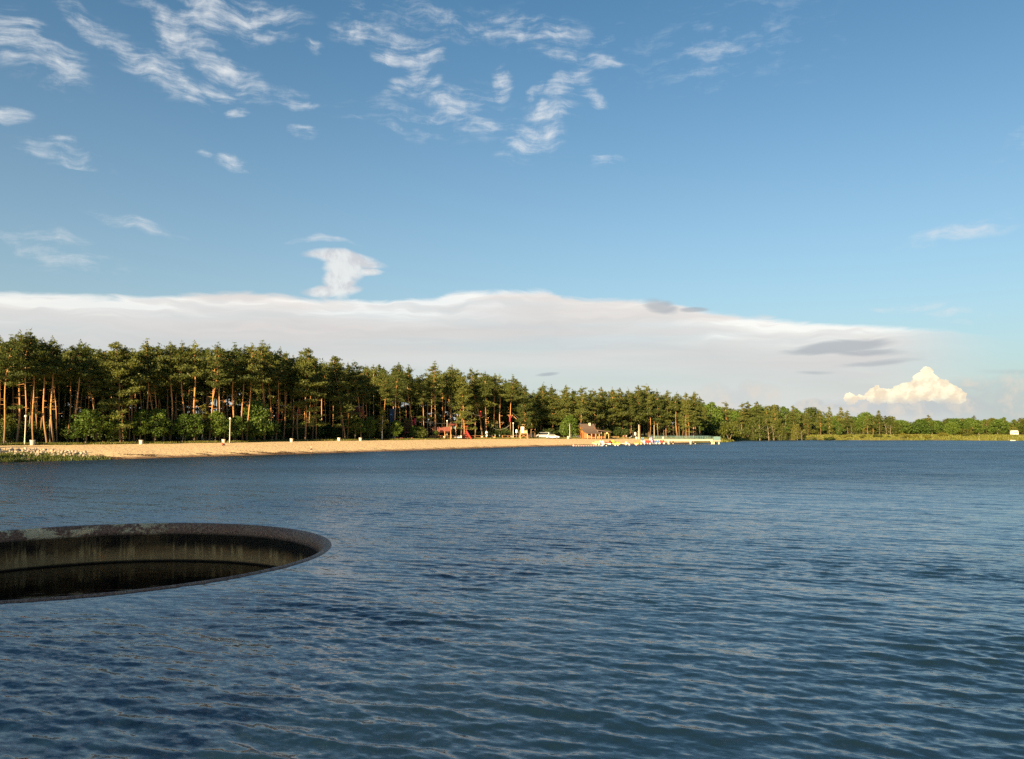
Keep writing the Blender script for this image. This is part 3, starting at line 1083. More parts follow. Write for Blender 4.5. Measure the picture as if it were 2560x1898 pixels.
def make_bush(seed, H=2.2, cw=3.0, n=900, leaf=0.2, mat='bush_leaves'):
    r = np.random.default_rng(seed)
    mb = MB()
    for i in range(6):
        a = r.random() * 6.28
        q = Vector((math.cos(a) * cw * .28, math.sin(a) * cw * .28, H * .75))
        mb.tube([(0, 0, 0), q * .5 + Vector((0, 0, .1 * H)), q], [.04, .025, .01], 4, caps=False)
    cen = []
    lob = 12
    for i in range(lob):
        a = i * 2.4 + r.normal(0, .3)
        u = r.random()
        rr_ = cw * .36 * math.sqrt(u)
        zz = H * (0.30 + 0.42 * (1 - u) + 0.12 * r.random())
        rad = cw * (.15 + .08 * r.random())
        m_ = n // lob
        d = r.normal(0, 1, (m_, 3))
        d /= np.linalg.norm(d, axis=1, keepdims=True)
        d *= rad * (0.3 + 0.7 * r.random((m_, 1)) ** 0.45)
        d[:, 2] *= H / cw * 1.5
        cen.append(np.array([math.cos(a) * rr_, math.sin(a) * rr_, zz]) + d)
    C = np.concatenate(cen)
    V, F = shards(C, leaf, 2, r, leaf * .8, .8, .7)
    V[:, 2] = np.maximum(V[:, 2], 0.0)
    st = mb.mesh('stems', smooth=True)
    st.materials.append(MATS['grey_bark'])
    fo = np_mesh('foliage', V, F)
    fo.materials.append(MATS[mat])
    return st, fo, float(H), float(max(H * .98, 0.1))


PROTO = {
    'A': make_pine(1, 22, .61, 2.6, .5), 'B': make_pine(2, 22, .56, 2.9, .8), 'C': make_pine(3, 21, .65, 2.4, 1.1, kink=1.0),
    'D': make_pine(4, 22, .57, 2.8, .6, fork=True), 'E': make_pine(5, 21, .44, 3.3, .7, low=4), 'M': make_pine(15, 21, .33, 3.7, .6, nb=34, dense=1.15, low=5, top=.6), 'F': make_pine(6, 20, .67, 2.2, .4),
    'G': make_pine(7, 17, .30, 3.1, .4, nb=40, dense=1.05), 'H': make_pine(8, 17, .26, 3.4, .5, nb=42, dense=1.05), 'I': make_pine(9, 16, .36, 2.9, .6, nb=34),
    'J': make_pine(10, 16, .16, 3.2, .3, nb=46, dense=1.05, top=.85), 'K': make_pine(12, 22, .54, 3.0, .9, kink=-.9), 'L': make_pine(13, 21, .63, 2.7, .5, low=2),
    'oak': make_broadleaf(21, 6, 4.4, .26, 17), 'maple': make_broadleaf(22, 6, 4.2, .2, 18, shape=.8), 'round': make_broadleaf(23, 6, 6.0, .14, 24, .30, 2300),
    'sap': make_broadleaf(24, 5, 2.6, .25, 13, .2, 1000), 'birch': make_broadleaf(25, 8, 2.8, .24, 18, .17, 1700, 'birch_leaves', 'birch_bark'),
    'willow': make_broadleaf(26, 7, 6.5, .06, 24, .28, 2300, 'bush_leaves', stems=3), 'aspen': make_broadleaf(27, 9, 5.0, .14, 22, .28, 2200, 'broad_leaves'),
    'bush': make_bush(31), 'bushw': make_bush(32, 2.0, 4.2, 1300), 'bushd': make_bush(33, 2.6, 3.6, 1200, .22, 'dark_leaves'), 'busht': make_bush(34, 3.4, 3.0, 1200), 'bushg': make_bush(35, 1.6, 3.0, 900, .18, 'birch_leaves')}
GROUPS = {}


def plant(kind, name, x, y, height, label, cat='tree', group=None, rz=None, lean=0.0, wide=1.0, z=None, leanx=0.0):
    """one tree: an Empty at its foot with trunk and crown"""
    tr, cr, H, Hc = PROTO[kind]
    z = gh(x, y) - 0.05 if z is None else z
    root = empty(name, (x, y, z))
    root.rotation_euler = (leanx, lean, 0)
    s = height / Hc
    rz = random.random() * 6.28 if rz is None else rz
    for nm, me in ((tr.name.split('.')[0], tr), (cr.name.split('.')[0], cr)):
        o = link(nm, me, root)
        o.rotation_euler = (0, 0, rz)
        o.scale = (s * wide, s * wide, s)
    tag(root, label, cat, group)
    return root


TOPX = [q[0] for q in TOP_PX]
TOPD = [math.hypot(p.x, p.y) for p in top]


def edge_y(px):
    """depth (Y) of the top edge of the sand under a photo column"""
    return float(np.interp(px, TOPX, [p.y for p in top]))


def foot(px, back):
    Y = edge_y(px) + back
    x = (px - 1280.0) / FPX * Y * 1.004
    return x, Y


def grow(kind, name, px, back, ytop, label, cat='tree', group=None, tpx=None, wide=1.0, rz=None):
    """a tree whose foot is in photo column px, `back` metres behind the sand, reaching up to photo row ytop"""
    x, Y = foot(px, back)
    z = gh(x, Y)
    ztop = at_y(px, ytop, Y).z
    h = ztop - z
    tx = tpx if tpx is not None else px
    lean = (at_y(tx, ytop, Y).x - x) / h
    return plant(kind, name, x, Y, h, label, cat, group, rz, math.atan(lean), wide)


PG = 'pines along the forest edge behind the beach'
# (kind, foot px, metres behind the sand, top px, top row, width, label)
PINES = [
    ('B', 6, 6, 12, 838, 1.0, 'pine at the left edge of the picture, dark crown cut by the frame'),
    ('A', 19, 1, 30, 836, 1.1, 'thick orange-trunked pine nearest the left edge, just left of the first lamp post'),
    ('F', 52, 5, 50, 826, 1.1, 'slim shaded pine directly behind the leftmost lamp post'),
    ('L', 71, 1, 52, 822, 1.0, 'pine with bright trunk leaning left between leftmost lamp post and grey bin'),
    ('A', 91, 1.5, 74, 822, 1.0, 'tall bright-trunked pine standing at the right side of the grey bin'),
    ('C', 101, 7, 92, 846, .9, 'thin crooked pine just right of the grey bin tree'),
    ('F', 124, 2, 110, 846, 1.0, 'pine with a bowed trunk, first of the slender group left of the young oaks'),
    ('A', 133, 4, 126, 850, .9, 'bowed pine second in the slender group left of the young oaks'),
    ('F', 141, 2, 135, 842, 1.1, 'straight pine with pale trunk, third in the slender group left of the young oaks'),
    ('C', 151, 4, 148, 858, .9, 'thin kinked pine, rightmost of the slender group left of the young oaks'),
    ('F', 200, 2, 204, 851, 1.1, 'straight grey-trunked pine rising through the left young oak'),
    ('K', 247, 2, 236, 862, 1.0, 'pine with a sharp bend halfway up, between the two rounded young oaks'),
    ('M', 307, 0, 291, 853, 1.15, 'broad sunlit pine with drooping branches low on its left side'),
    ('F', 315, 4, 308, 862, .9, 'slender second trunk close behind the broad drooping pine'),
    ('C', 327, 2, 322, 868, .9, 'curved thin pine left of the bin at the shade border'),
    ('B', 343, 2, 330, 863, 1.0, 'orange-trunked pine just left of the bin at the shade border'),
    ('A', 368, 3, 367, 846, 1.1, 'tall pine with pointed top behind the young trees near the seated blue figure'),
    ('K', 389, 3, 382, 858, .9, 'left one of the twin bright pines rising behind the blue-clad figure'),
    ('C', 399, 4, 394, 858, .9, 'right one of the twin bright pines rising behind the blue-clad figure'),
    ('F', 433, 4, 421, 852, 1.15, 'dim straight pine in the dark stretch, first left of the bicycles'),
    ('A', 469, 3, 457, 851, 1.05, 'pale straight pine left of the yellow-green birch by the bicycles'),
    ('F', 496, 3, 489, 853, 1.15, 'grey straight pine just above the parked bicycles'),
    ('D', 527, 3, 535, 855, 1.0, 'forked pine splitting in two above the parked bicycles'),
    ('C', 552, 3, 560, 861, 1.0, 'crooked pine right of the forked one, over the bright bin'),
    ('A', 591, 3, 588, 856, 1.15, 'stout reddish pine just right of the second lamp post'),
    ('F', 610, 4, 612, 864, 1.0, 'thin pine between second lamp post and the big maple'),
    ('B', 622, 3, 640, 858, 1.0, 'orange-lit pine standing over the left side of the big maple'),
    ('A', 665, 2, 656, 851, 1.3, 'thick dark red pine trunk right of the big maple'),
    ('K', 684, 4, 676, 860, .95, 'leaning pine with reddish upper trunk, left of the red padded one'),
    ('F', 694, 3, 700, 868, 1.0, 'pine carrying a red pad and net, left of the broad twin crowns'),
    ('F', 713, 5, 716, 880, .9, 'slim half-hidden pine right of the red padded one'),
    ('F', 735, 4, 730, 886, .9, 'slim bright pine left of the leaning pine with the platform'),
    ('K', 748, 2, 738, 885, 1.0, 'leaning orange pine with a red pad and a small platform'),
    ('M', 769, 0, 760, 870, 1.1, 'bright broad-crowned pine standing behind the wading figure on the beach'),
    ('C', 791, 3, 788, 892, .95, 'slim sunlit pine right of the bright broad-crowned one'),
    ('C', 859, 3, 845, 892, .8, 'left trunk of the three close pines joined by a crossbar'),
    ('M', 865, 0.5, 841, 888, 1.0, 'middle trunk of the three close pines, carrying the broad crown'),
    ('F', 872, 2.5, 868, 905, .8, 'right trunk of the three close pines, where the hanging boards begin'),
    ('L', 907, 1, 892, 898, 1.15, 'bright thick pine at the right end of the hanging boards'),
    ('B', 986, 3, 984, 905, 1.0, 'orange pine in front of the blue screen'),
    ('C', 1036, 5, 1023, 912, 1.0, 'pine with a pink-red pad, bending left at the top'),
    ('L', 1062, 2, 1058, 932, 1.0, 'straight reddish pine left of the red boarded platform'),
    ('A', 1089, 4, 1087, 903, 1.2, 'pine with the highest pointed crown above the red boarded platform'),
    ('F', 1127, 7, 1132, 911, 1.1, 'slender pine behind the third lamp post'),
    ('F', 1141, 6, 1146, 928, .9, 'yellowish slim pine beside the play tower'),
    ('B', 1154, 3, 1150, 938, 1.0, 'left one of two close pines at the red climbing tower'),
    ('M', 1163, 1.5, 1157, 940, 1.0, 'orange-crowned pine at the red climbing tower'),
    ('K', 1206, 3, 1186, 915, 1.0, 'leaning pine holding the low end of the grey rope bridge'),
    ('F', 1217, 3, 1215, 928, 1.1, 'pine with two small wooden steps on its trunk'),
    ('F', 1232, 7, 1235, 932, 1.0, 'dark slender pine right of the pine with wooden steps'),
    ('F', 1253, 5, 1250, 935, 1.0, 'dark pine above the sagging rope, left of the slanting beam'),
    ('A', 1276, 3, 1283, 936, 1.1, 'red-padded pine at the top of the slanting beam'),
    ('J', 1311, 1, 1316, 962, .85, 'bushy yellow-lit pine behind the lifeguard tower'),
    ('G', 1350, 12, 1355, 956, 1.0, 'dark pine standing behind the white cars'),
    ('G', 1382, 10, 1380, 961, 1.0, 'pine rising left of the round tree by the cars'),
    ('H', 1408, 9, 1410, 962, .9, 'pine behind the round tree by the cars'),
    ('I', 1451, 5, 1448, 965, 1.0, 'pine with a double orange trunk right behind the wooden hut'),
    ('I', 1489, 6, 1487, 972, 1.1, 'orange-trunked pine over the porch roof of the hut'),
    ('H', 1508, 9, 1507, 967, .9, 'pine right of the hut, tallest above the dark thicket'),
    ('G', 1532, 9, 1531, 968, 1.0, 'pine over the dark thicket, second right of the hut'),
    ('H', 1555, 9, 1555, 969, .9, 'pine over the picnic place, left of the dense pine stand'),
]
for kind, px, back, tpx, ty, wide, lab in PINES:
    grow(kind, 'pine_tree', px, back, ty, lab, 'tree', PG, tpx, wide)

# the dense stand behind the pier: many close trunks
rs = random.Random(3)
STAND = [(1574, 970), (1598, 963), (1622, 960), (1642, 973), (1663, 975), (1689, 978), (1712, 981), (1731, 979)]
ORD = ['first', 'second', 'third', 'fourth', 'fifth', 'sixth', 'seventh', 'last']
for i, (px, ty) in enumerate(STAND):
    grow('GHIGHGJH'[i], 'pine_tree', px, 10 + 2 * (i % 3), ty, 'front pine of the dense stand behind the pier, %s from the left' % ORD[i], 'tree', 'front pines of the stand behind the pier', px, .95)
for i in range(34):
    px = 1568 + 172 * (i + rs.random()) / 34
    ty = float(np.interp(px, [q[0] for q in STAND], [q[1] for q in STAND])) + rs.uniform(6, 24)
    grow(rs.choice('FIAFLI'), 'pine_tree', px, rs.uniform(8, 30), ty, 'thin pine among many close trunks in the dense stand behind the pier', 'tree', 'close pine trunks of the stand behind the pier', px, .85)

ZONES = [(110, 'behind the leftmost lamp post'), (180, 'left of the young oaks'), (270, 'behind the two rounded young oaks'), (345, 'behind the broad drooping pine'), (420, 'behind the blue-clad figure'), (500, 'left of the bicycles'),
         (560, 'behind the bicycles'), (615, 'behind the second lamp post'), (680, 'behind the big dark maple'), (740, 'between the two left red pads'), (820, 'behind the wading bather'), (880, 'behind the three close trunks'),
         (950, 'right of the hanging boards'), (1015, 'around the blue screen'), (1070, 'behind the pink-red pad'), (1130, 'behind the red boarded platform'), (1185, 'behind the red climbing tower'), (1240, 'behind the grey rope bridge'),
         (1300, 'behind the slanting beam'), (1345, 'behind the lifeguard tower'), (1400, 'behind the white cars'), (1450, 'behind the large round tree'), (1520, 'behind the wooden hut'), (1640, 'behind the picnic tables')]
FZONES = [(1800, 'above the pier end'), (1850, 'around the dark inlet'), (1900, 'right of the dark inlet'), (1960, 'below the dark conical pine'), (2030, 'by the tall bushy pine'), (2110, 'by the spire-topped pine'), (2200, 'by the last three tall pines'),
          (2290, 'just right of the last tall pines'), (2370, 'around the lone small pine'), (2450, 'by the broad low pine'), (2520, 'left of the caravan'), (9999, 'around the caravan at the right edge')]


def zone(px, Z=None):
    Z = Z or ZONES
    return next((t_ for q_, t_ in Z if px < q_), Z[-1][1])


# pines of the forest interior: rows further in, told apart by nobody
SIL = sorted([(p[3], p[4]) for p in PINES] + STAND)
sx_, sy_ = [q[0] for q in SIL], [q[1] for q in SIL]
nin = 0
for i in range(175):
    px = -60 + 1640 * (i + rs.random() * .9) / 175
    if 1565 < px < 1745:
        continue
    back = rs.uniform(7, 46)
    ty = float(np.interp(px, sx_, sy_)) + rs.uniform(8, 40)
    ks = 'AFFCLBK' if px < 1180 else 'GHIIA'
    grow(rs.choice(ks), 'pine_tree', px, back, ty, 'tall thin pine in the shaded forest interior, ' + zone(px), 'tree', 'interior pines ' + zone(px), px + rs.uniform(-6, 6), rs.uniform(.9, 1.15))
    nin += 1


# the deep wood beyond: one mass of trunks and crowns
def wood_mass(name, spots, mat_leaf, kind='stuff'):
    TV, TF, CV, CF = [], [], [], []
    tn = cn_ = 0
    for (x, y, h, kindp, s, rz) in spots:
        tr, cr, H, Hc = PROTO[kindp]
        for me, VV, FF, isT in ((tr, TV, TF, True), (cr, CV, CF, False)):
            n = len(me.vertices)
            co = np.empty(n * 3, dtype=np.float32)
            me.vertices.foreach_get('co', co)
            co = co.reshape(-1, 3)
            c_, s_ = math.cos(rz), math.sin(rz)
            k = h / Hc
            co = np.stack([co[:, 0] * c_ - co[:, 1] * s_, co[:, 0] * s_ + co[:, 1] * c_, co[:, 2]], 1) * np.array([k * s, k * s, k])
            if isT:
                continue
            F = np.arange(n).reshape(-1, 3)
            pick = rng.random(len(F)) < 0.34
            F = F[pick]
            cen_ = co[F].mean(1, keepdims=True)
            tri = (co[F] - cen_) * 1.8 + cen_
            CV.append(tri.reshape(-1, 3) + np.array([x, y, gh(x, y)]))
        # trunk: a plain tapered post
        mb_ = MB().tube([(x, y, gh(x, y) - .1), (x + random.uniform(-.4, .4), y, gh(x, y) + h * .5), (x, y, gh(x, y) + h * .95)], [.24, .17, .05], 5)
        TV.append(np.array(mb_.v))
        TF += [tuple(i + tn for i in f) for f in mb_.f if len(f) == 4]
        tn += len(mb_.v)
    Vc = np.concatenate(CV)
    o = link(name, np_mesh(name, Vc, np.arange(len(Vc)).reshape(-1, 3)), None, MATS[mat_leaf])
    tag(o, 'dark mass of pine crowns deep inside the forest', 'wood', None, 'stuff')
    o2 = link(name + '_trunks', np_mesh(name + '_trunks', np.concatenate(TV), np.array(TF), True), None, MATS['pine_bark'])
    tag(o2, 'many thin trunks deep inside the dark forest', 'wood', None, 'stuff')


spots = []
for i in range(190):
    px = -90 + 1840 * (i + rs.random()) / 190
    Y = edge_y(min(px, 1720)) + rs.uniform(40, 95)
    ty = float(np.interp(px, sx_, sy_)) + rs.uniform(8, 30)
    x = (px - 1280) / FPX * Y
    h = at_y(px, ty, Y).z - gh(x, Y)
    spots.append((x, Y, h, rs.choice('ABFLGHI'), rs.uniform(1, 1.3), rs.random() * 6))
for i in range(150):
    px = -90 + 1840 * (i + rs.random()) / 150
    Y = edge_y(min(px, 1720)) + rs.uniform(50, 105)
    ty = rs.uniform(1012, 1060) if px < 1100 else rs.uniform(1035, 1065)
    x = (px - 1280) / FPX * Y
    spots.append((x, Y, at_y(px, ty, Y).z - gh(x, Y), rs.choice(['aspen', 'bushd', 'willow']), rs.uniform(.9, 1.2), rs.random() * 6))
for i in range(22):         # close growth behind the rope park
    px = 930 + 120 * (i + rs.random()) / 11 if i < 11 else 700 + 180 * (i - 11 + rs.random()) / 11
    Y = edge_y(px) + rs.uniform(40, 60)
    x = (px - 1280) / FPX * Y
    spots.append((x, Y, at_y(px, rs.uniform(1002, 1022), Y).z - gh(x, Y), rs.choice(['aspen', 'willow', 'G']), rs.uniform(1, 1.2), rs.random() * 6))
for i in range(54):         # the forest goes on to the left, out of the picture
    px = -560 + 500 * (i + rs.random()) / 54
    Y = edge_y(px) + rs.uniform(2, 60)
    x = (px - 1280) / FPX * Y
    spots.append((x, Y, rs.uniform(20, 24), rs.choice('ABFLG'), rs.uniform(1, 1.3), rs.random() * 6))
wood_mass('deep_wood', spots, 'pine_needles')

# ------------------------------------------------------------------ young broadleaf trees and thickets at the forest edge
YOUNG = [
    ('sap', 190, 1.5, 1050, 1.1, 'small sapling at the left foot of the pair of young oaks'),
    ('oak', 222, 1, 1024, 1.35, 'rounded young oak on a bare stem, left of the bent pine'),
    ('maple', 289, 1, 1025, .95, 'rounded young tree on a single stem, left of the broad drooping pine'),
    ('sap', 356, 1.5, 1023, 1.3, 'young leafy tree right of the bin at the shade border'),
    ('maple', 394, 1.2, 1021, 1.1, 'upright young tree beside the blue-clad figure'),
    ('sap', 413, 3, 1040, 1.3, 'low leafy young tree right of the blue-clad figure'),
    ('oak', 462, 2, 1036, 1.0, 'spreading young tree left of the bicycles'),
    ('maple', 491, 2, 1034, 1.0, 'leafy young tree directly behind the bicycles'),
    ('birch', 510, 4, 1008, 1.1, 'tall yellow-green birch behind the bicycles'),
    ('oak', 543, 2, 1028, 1.0, 'young tree between the bicycles and the second lamp post'),
    ('sap', 564, 1.5, 1052, 1.4, 'small bright young tree left of the second lamp post'),
    ('maple', 592, 2.5, 1040, 1.0, 'leafy young tree just right of the second lamp post'),
    ('round', 641, 3, 1003, .78, 'big dark green maple right of the second lamp post'),
    ('sap', 685, 2, 1050, 1.3, 'slender green sapling below the red pad and net'),
    ('sap', 890, 2, 1038, 1.5, 'young tree hanging below the boards bridge'),
    ('oak', 926, 3, 1043, .9, 'dark young tree right of the bright thick pine'),
    ('birch', 957, 1.5, 1016, 1.0, 'slim yellow birch with pale stem, left of the blue screen'),
    ('maple', 990, 1.5, 1051, 1.05, 'round leafy young tree behind a bin, below the orange pine'),
    ('sap', 1034, 2, 1064, .9, 'small yellow-green sapling left of the red boarded platform'),
    ('bush', 1050, 2, 1068, 1.1, 'dark green bush left of the red boarded platform'),
    ('J', 1124, 3, 1062, 1.3, 'small bushy conifer right of the third lamp post'),
    ('sap', 1090, 3, 1076, 1.2, 'small green shrub under the red boarded platform'),
    ('round', 1425, 3.5, 1041, .98, 'large round broadleaf tree left of the wooden hut'),
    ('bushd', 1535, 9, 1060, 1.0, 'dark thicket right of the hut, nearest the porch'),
    ('aspen', 1556, 12, 1040, .9, 'dark leafy tree between hut and the dense pine stand'),
]
for kind, px, back, ty, wide, lab in YOUNG:
    grow(kind, 'small_conifer' if kind == 'J' else 'shrub' if kind.startswith('bush') else 'young_tree', px, back, ty, lab, 'shrub' if kind.startswith('bush') else 'tree', 'young trees at the forest edge', None, wide)
# dark undergrowth under the pines
for i in range(96):
    px = -30 + 1600 * (i + rs.random()) / 96
    if 1150 < px < 1300 and rs.random() < .55:
        continue
    back = rs.uniform(5, 26)
    ty = rs.uniform(1040, 1078) if px < 1050 else rs.uniform(1062, 1082)
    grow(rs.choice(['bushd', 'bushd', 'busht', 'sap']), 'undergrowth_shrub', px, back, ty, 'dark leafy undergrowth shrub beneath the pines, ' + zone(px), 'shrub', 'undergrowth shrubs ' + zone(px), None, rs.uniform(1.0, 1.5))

# ------------------------------------------------------------------ trees of the far right shore
FAR = [  # kind, px, Y, top row, width, label
    ('G', 1762, 345, 1012, 1.0, 'pine just right of the dense stand, above the pier end'),
    ('aspen', 1776, 360, 1005, 1.1, 'leafy tree with flat-topped crown right of the dense pine stand'),
    ('aspen', 1800, 345, 1044, 1.3, 'yellow-green leafy tree behind the grassy point'),
    ('I', 1818, 372, 1003, 1.0, 'pine with rounded top, first of the far group beyond the pier'),
    ('willow', 1836, 350, 1055, .9, 'bushy tree overhanging the dark inlet bank'),
    ('I', 1852, 380, 1006, 1.1, 'orange-trunked pine over the inlet, second of the far group'),
    ('H', 1874, 384, 1003, 1.0, 'dark pine over the inlet, third of the far group'),
    ('H', 1896, 386, 1003, 1.0, 'broad pine over the inlet, fourth of the far group'),
    ('willow', 1893, 362, 1042, 1.1, 'large olive bush tree right of the inlet'),
    ('I', 1912, 382, 1012, 1.0, 'pine with pale bare trunk at the right of the far group'),
    ('J', 1936, 378, 1010, .9, 'dark conical pine at the right of the far group'),
    ('willow', 1941, 366, 1052, 1.0, 'brownish spreading tree with bare lower stems on the far bank'),
    ('aspen', 1962, 388, 1016, 1.0, 'leafy tree between the dark conical pine and the tall bushy pine'),
    ('J', 1984, 384, 1013, 1.15, 'tall bushy pine on the far bank with foliage nearly to the ground'),
    ('willow', 1990, 368, 1062, .8, 'low green bush tree at the foot of the tall bushy pine'),
    ('J', 2019, 386, 1024, .9, 'dark narrow pine standing alone on the far bank'),
    ('I', 2051, 384, 1025, 1.1, 'flat-topped pine with thin pale trunk on the far bank'),
    ('J', 2072, 388, 1016, .8, 'narrow pointed pine right of the flat-topped pine'),
    ('J', 2100, 392, 1017, 1.0, 'spire-topped pine, the highest of the far bank'),
    ('H', 2118, 384, 1038, .9, 'brownish rounded pine right of the spire-topped one'),
    ('aspen', 2095, 378, 1054, .9, 'green leafy tree below the spire-topped pine'),
    ('I', 2166, 388, 1035, 1.0, 'left of three pines near the end of the far wood'),
    ('I', 2181, 390, 1038, 1.0, 'middle of three pines near the end of the far wood'),
    ('J', 2198, 388, 1025, 1.1, 'tall right one of three pines near the end of the far wood'),
    ('bushd', 2230, 390, 1058, 1.0, 'dark bush right after the last tall pines'),
    ('I', 2322, 420, 1036, .9, 'lone small pine standing above the far bushes'),
    ('willow', 2296, 400, 1049, .9, 'reddish-brown bush left of the lone small pine'),
    ('H', 2432, 430, 1038, 1.0, 'broad low pine above the bushes right of the lone small pine'),
    ('willow', 2368, 410, 1047, 1.1, 'rounded bush between lone small pine and broad low pine'),
    ('willow', 2478, 425, 1046, 1.0, 'dark rounded bush right of the broad low pine'),
    ('aspen', 2506, 440, 1043, 1.1, 'rounded leafy tree near the right edge'),
]
for kind, px, Y, ty, wide, lab in FAR:
    x = (px - 1280) / FPX * Y
    z = gh(x, Y)
    h = at_y(px, ty, Y).z - z
    nm = 'pine_tree' if kind in 'GHIJ' else 'shrub' if kind.startswith('bush') else 'broadleaf_tree'
    plant(kind, nm, x, Y, h, lab, 'shrub' if kind.startswith('bush') else 'tree', 'trees of the far shore', None, 0, wide)
for i in range(84):      # wood and bushes filling the far shore
    px = 1750 + 860 * (i + rs.random()) / 84
    Y = rs.uniform(392, 480)
    ty = float(np.interp(px, [1750, 1900, 1990, 2100, 2200, 2260, 2560, 2700], [1008, 1006, 1018, 1024, 1034, 1047, 1046, 1046])) + rs.uniform(0, 28)
    x = (px - 1280) / FPX * Y
    h = max(2.5, at_y(px, ty, Y).z - gh(x, Y))
    k = rs.choice(['H', 'round', 'aspen', 'willow', 'H']) if px < 2220 else rs.choice(['willow', 'round', 'aspen', 'willow'])
    plant(k, 'pine_tree' if k in 'HI' else 'shrub' if k == 'busht' else 'broadleaf_tree', x, Y, h, 'tree in the thick growth filling the far shore, ' + zone(px, FZONES), 'tree', 'far shore growth ' + zone(px, FZONES), None, 0, rs.uniform(1.05, 1.45))
for i in range(44):      # full low wood at the right
    px = 2190 + 440 * (i + rs.random()) / 44
    Y = rs.uniform(384, 425)
    x = (px - 1280) / FPX * Y
    h = at_y(px, rs.uniform(1045, 1066), Y).z - gh(x, Y)
    k = rs.choice(['willow', 'round', 'aspen', 'willow'])
    plant(k, 'broadleaf_tree', x, Y, h, 'low rounded tree in the far green band, ' + zone(px, FZONES), 'tree', 'green band of the far right shore ' + zone(px, FZONES), None, 0, rs.uniform(1.1, 1.5))
for i in range(48):      # willow scrub along the far bank
    px = 1760 + 820 * (i + rs.random()) / 48
    Y = rs.uniform(368, 396) if px > 1840 else rs.uniform(330, 350)
    if 2500 < px < 2565:
        continue
    x = (px - 1280) / FPX * Y
    ty = rs.uniform(1058, 1079)
    if px > 2200:
        ty = rs.uniform(1064, 1084)
        Y += 8
    elif px > 1840:
        ty = rs.uniform(1066, 1084)
    if px > 1950:
        Y += 10
    h = max(.9, at_y(px, ty, Y).z - gh(x, Y))
    plant(rs.choice(['bushw', 'bush', 'busht', 'bushw', 'bushd' if px < 1960 else 'bush']), 'shrub', x, Y, h, 'low willow scrub on the green far bank, ' + zone(px, FZONES), 'shrub', 'willow scrub ' + zone(px, FZONES), None, 0, rs.uniform(1.1, 2.0) if h < 3 else 1.1)
for i in range(40):      # small bushes down the bank towards the water
    px = 1850 + 720 * (i + rs.random()) / 40
    Y = rs.uniform(363, 376)
    if 2500 < px < 2565:
        continue
    x = (px - 1280) / FPX * Y
    plant(rs.choice(['bush', 'bushw', 'bush', 'bushg']), 'shrub', x, Y, rs.uniform(.7, 1.7), 'small green bush low on the far bank, ' + zone(px, FZONES), 'shrub', 'small bank bushes ' + zone(px, FZONES), None, 0, rs.uniform(1.1, 1.8))
for i, (px, Y, ty) in enumerate([(1796, 316, 1094), (1808, 318, 1096), (1818, 316, 1097), (1790, 322, 1091), (1780, 322, 1095), (1826, 317, 1099)]):
    x = (px - 1280) / FPX * Y
    plant(['bushg', 'bushw', 'bush'][i % 3], 'shrub', x, Y, max(.6, at_y(px, ty, Y).z - gh(x, Y)), 'bright low bush on the grassy point right of the pier', 'shrub', 'bushes on the grassy point by the pier', None, 0, 1.4)
# trees out of frame to the left and on the dam behind the viewer: they shade the spillway and the left bank
for i, (x, y, h) in enumerate([(-46.5, -4.5, 16), (-41.8, -7.0, 16.6), (-36.6, -10.2, 16.6), (-31.8, -12.8, 16.4), (-27.6, -15.4, 16), (-39.2, -14.5, 18.0), (-44.5, -12, 18), (-34.5, -17, 18),
                               (-106, 58, 21), (-104, 66, 19), (-109, 48, 22), (-102, 74, 16), (-105, 82, 17), (-101, 92, 12), (-111, 70, 20), (-98, 100, 10), (-113, 86, 19), (-120, 98, 23), (-126, 90, 24), (-116, 105, 21), (-131, 99, 24)]):
    plant('round' if i < 8 else 'ABGH'[i % 4], 'unseen_bank_tree', x, y, h, 'tree on the near bank outside the picture', 'tree', 'trees on the near bank outside the picture', None, 0, .70 if i < 8 else 1.1)

# ------------------------------------------------------------------ grasses
def blades(name, X, Y, hmin, hmax, w, mat, label, seed, tilt=.35, kind='stuff'):
    r = np.random.default_rng(seed)
    n = len(X)
    z = ground_h(np.stack([X, Y], 1))
    a = r.random(n) * 6.28
    h = hmin + (hmax - hmin) * r.random(n) ** 1.5
    t = r.normal(0, tilt, (n, 2)) * h[:, None]
    ww = w * (0.6 + .8 * r.random(n))
    p0 = np.stack([X - np.cos(a) * ww, Y - np.sin(a) * ww, z - .03], 1)
    p1 = np.stack([X + np.cos(a) * ww, Y + np.sin(a) * ww, z - .03], 1)
    p2 = np.stack([X + t[:, 0], Y + t[:, 1], z + h], 1)
    V = np.stack([p0, p1, p2], 1).reshape(-1, 3)
    o = link(name, np_mesh(name, V, np.arange(3 * n).reshape(-1, 3)), None, MATS[mat])
    return tag(o, label, 'grass', None, kind)


gr = np.random.default_rng(77)
# left bank: rank grass at the water, in front of the rubble
P = np.stack([gr.uniform(-92, -44, 60000), gr.uniform(100, 142, 60000)], 1)
s_ = signed_dist(P)
pxs = 1280 + FPX * P[:, 0] / P[:, 1]
wid = np.interp(pxs, [-200, 0, 140, 215, 262, 290], [8.5, 7.4, 5.6, 3.8, 1.8, 0.0]) * (0.6 + .8 * vnoise(P, .35, 9))
ok = (pxs < 285) & (s_ > -0.8) & (s_ < wid) & (gr.random(len(P)) < .9)
blades('shore_grass', P[ok, 0], P[ok, 1], .12, .62, .10, 'marsh_grass', 'rank green grass at the water below the pale rubble on the left bank', 1)
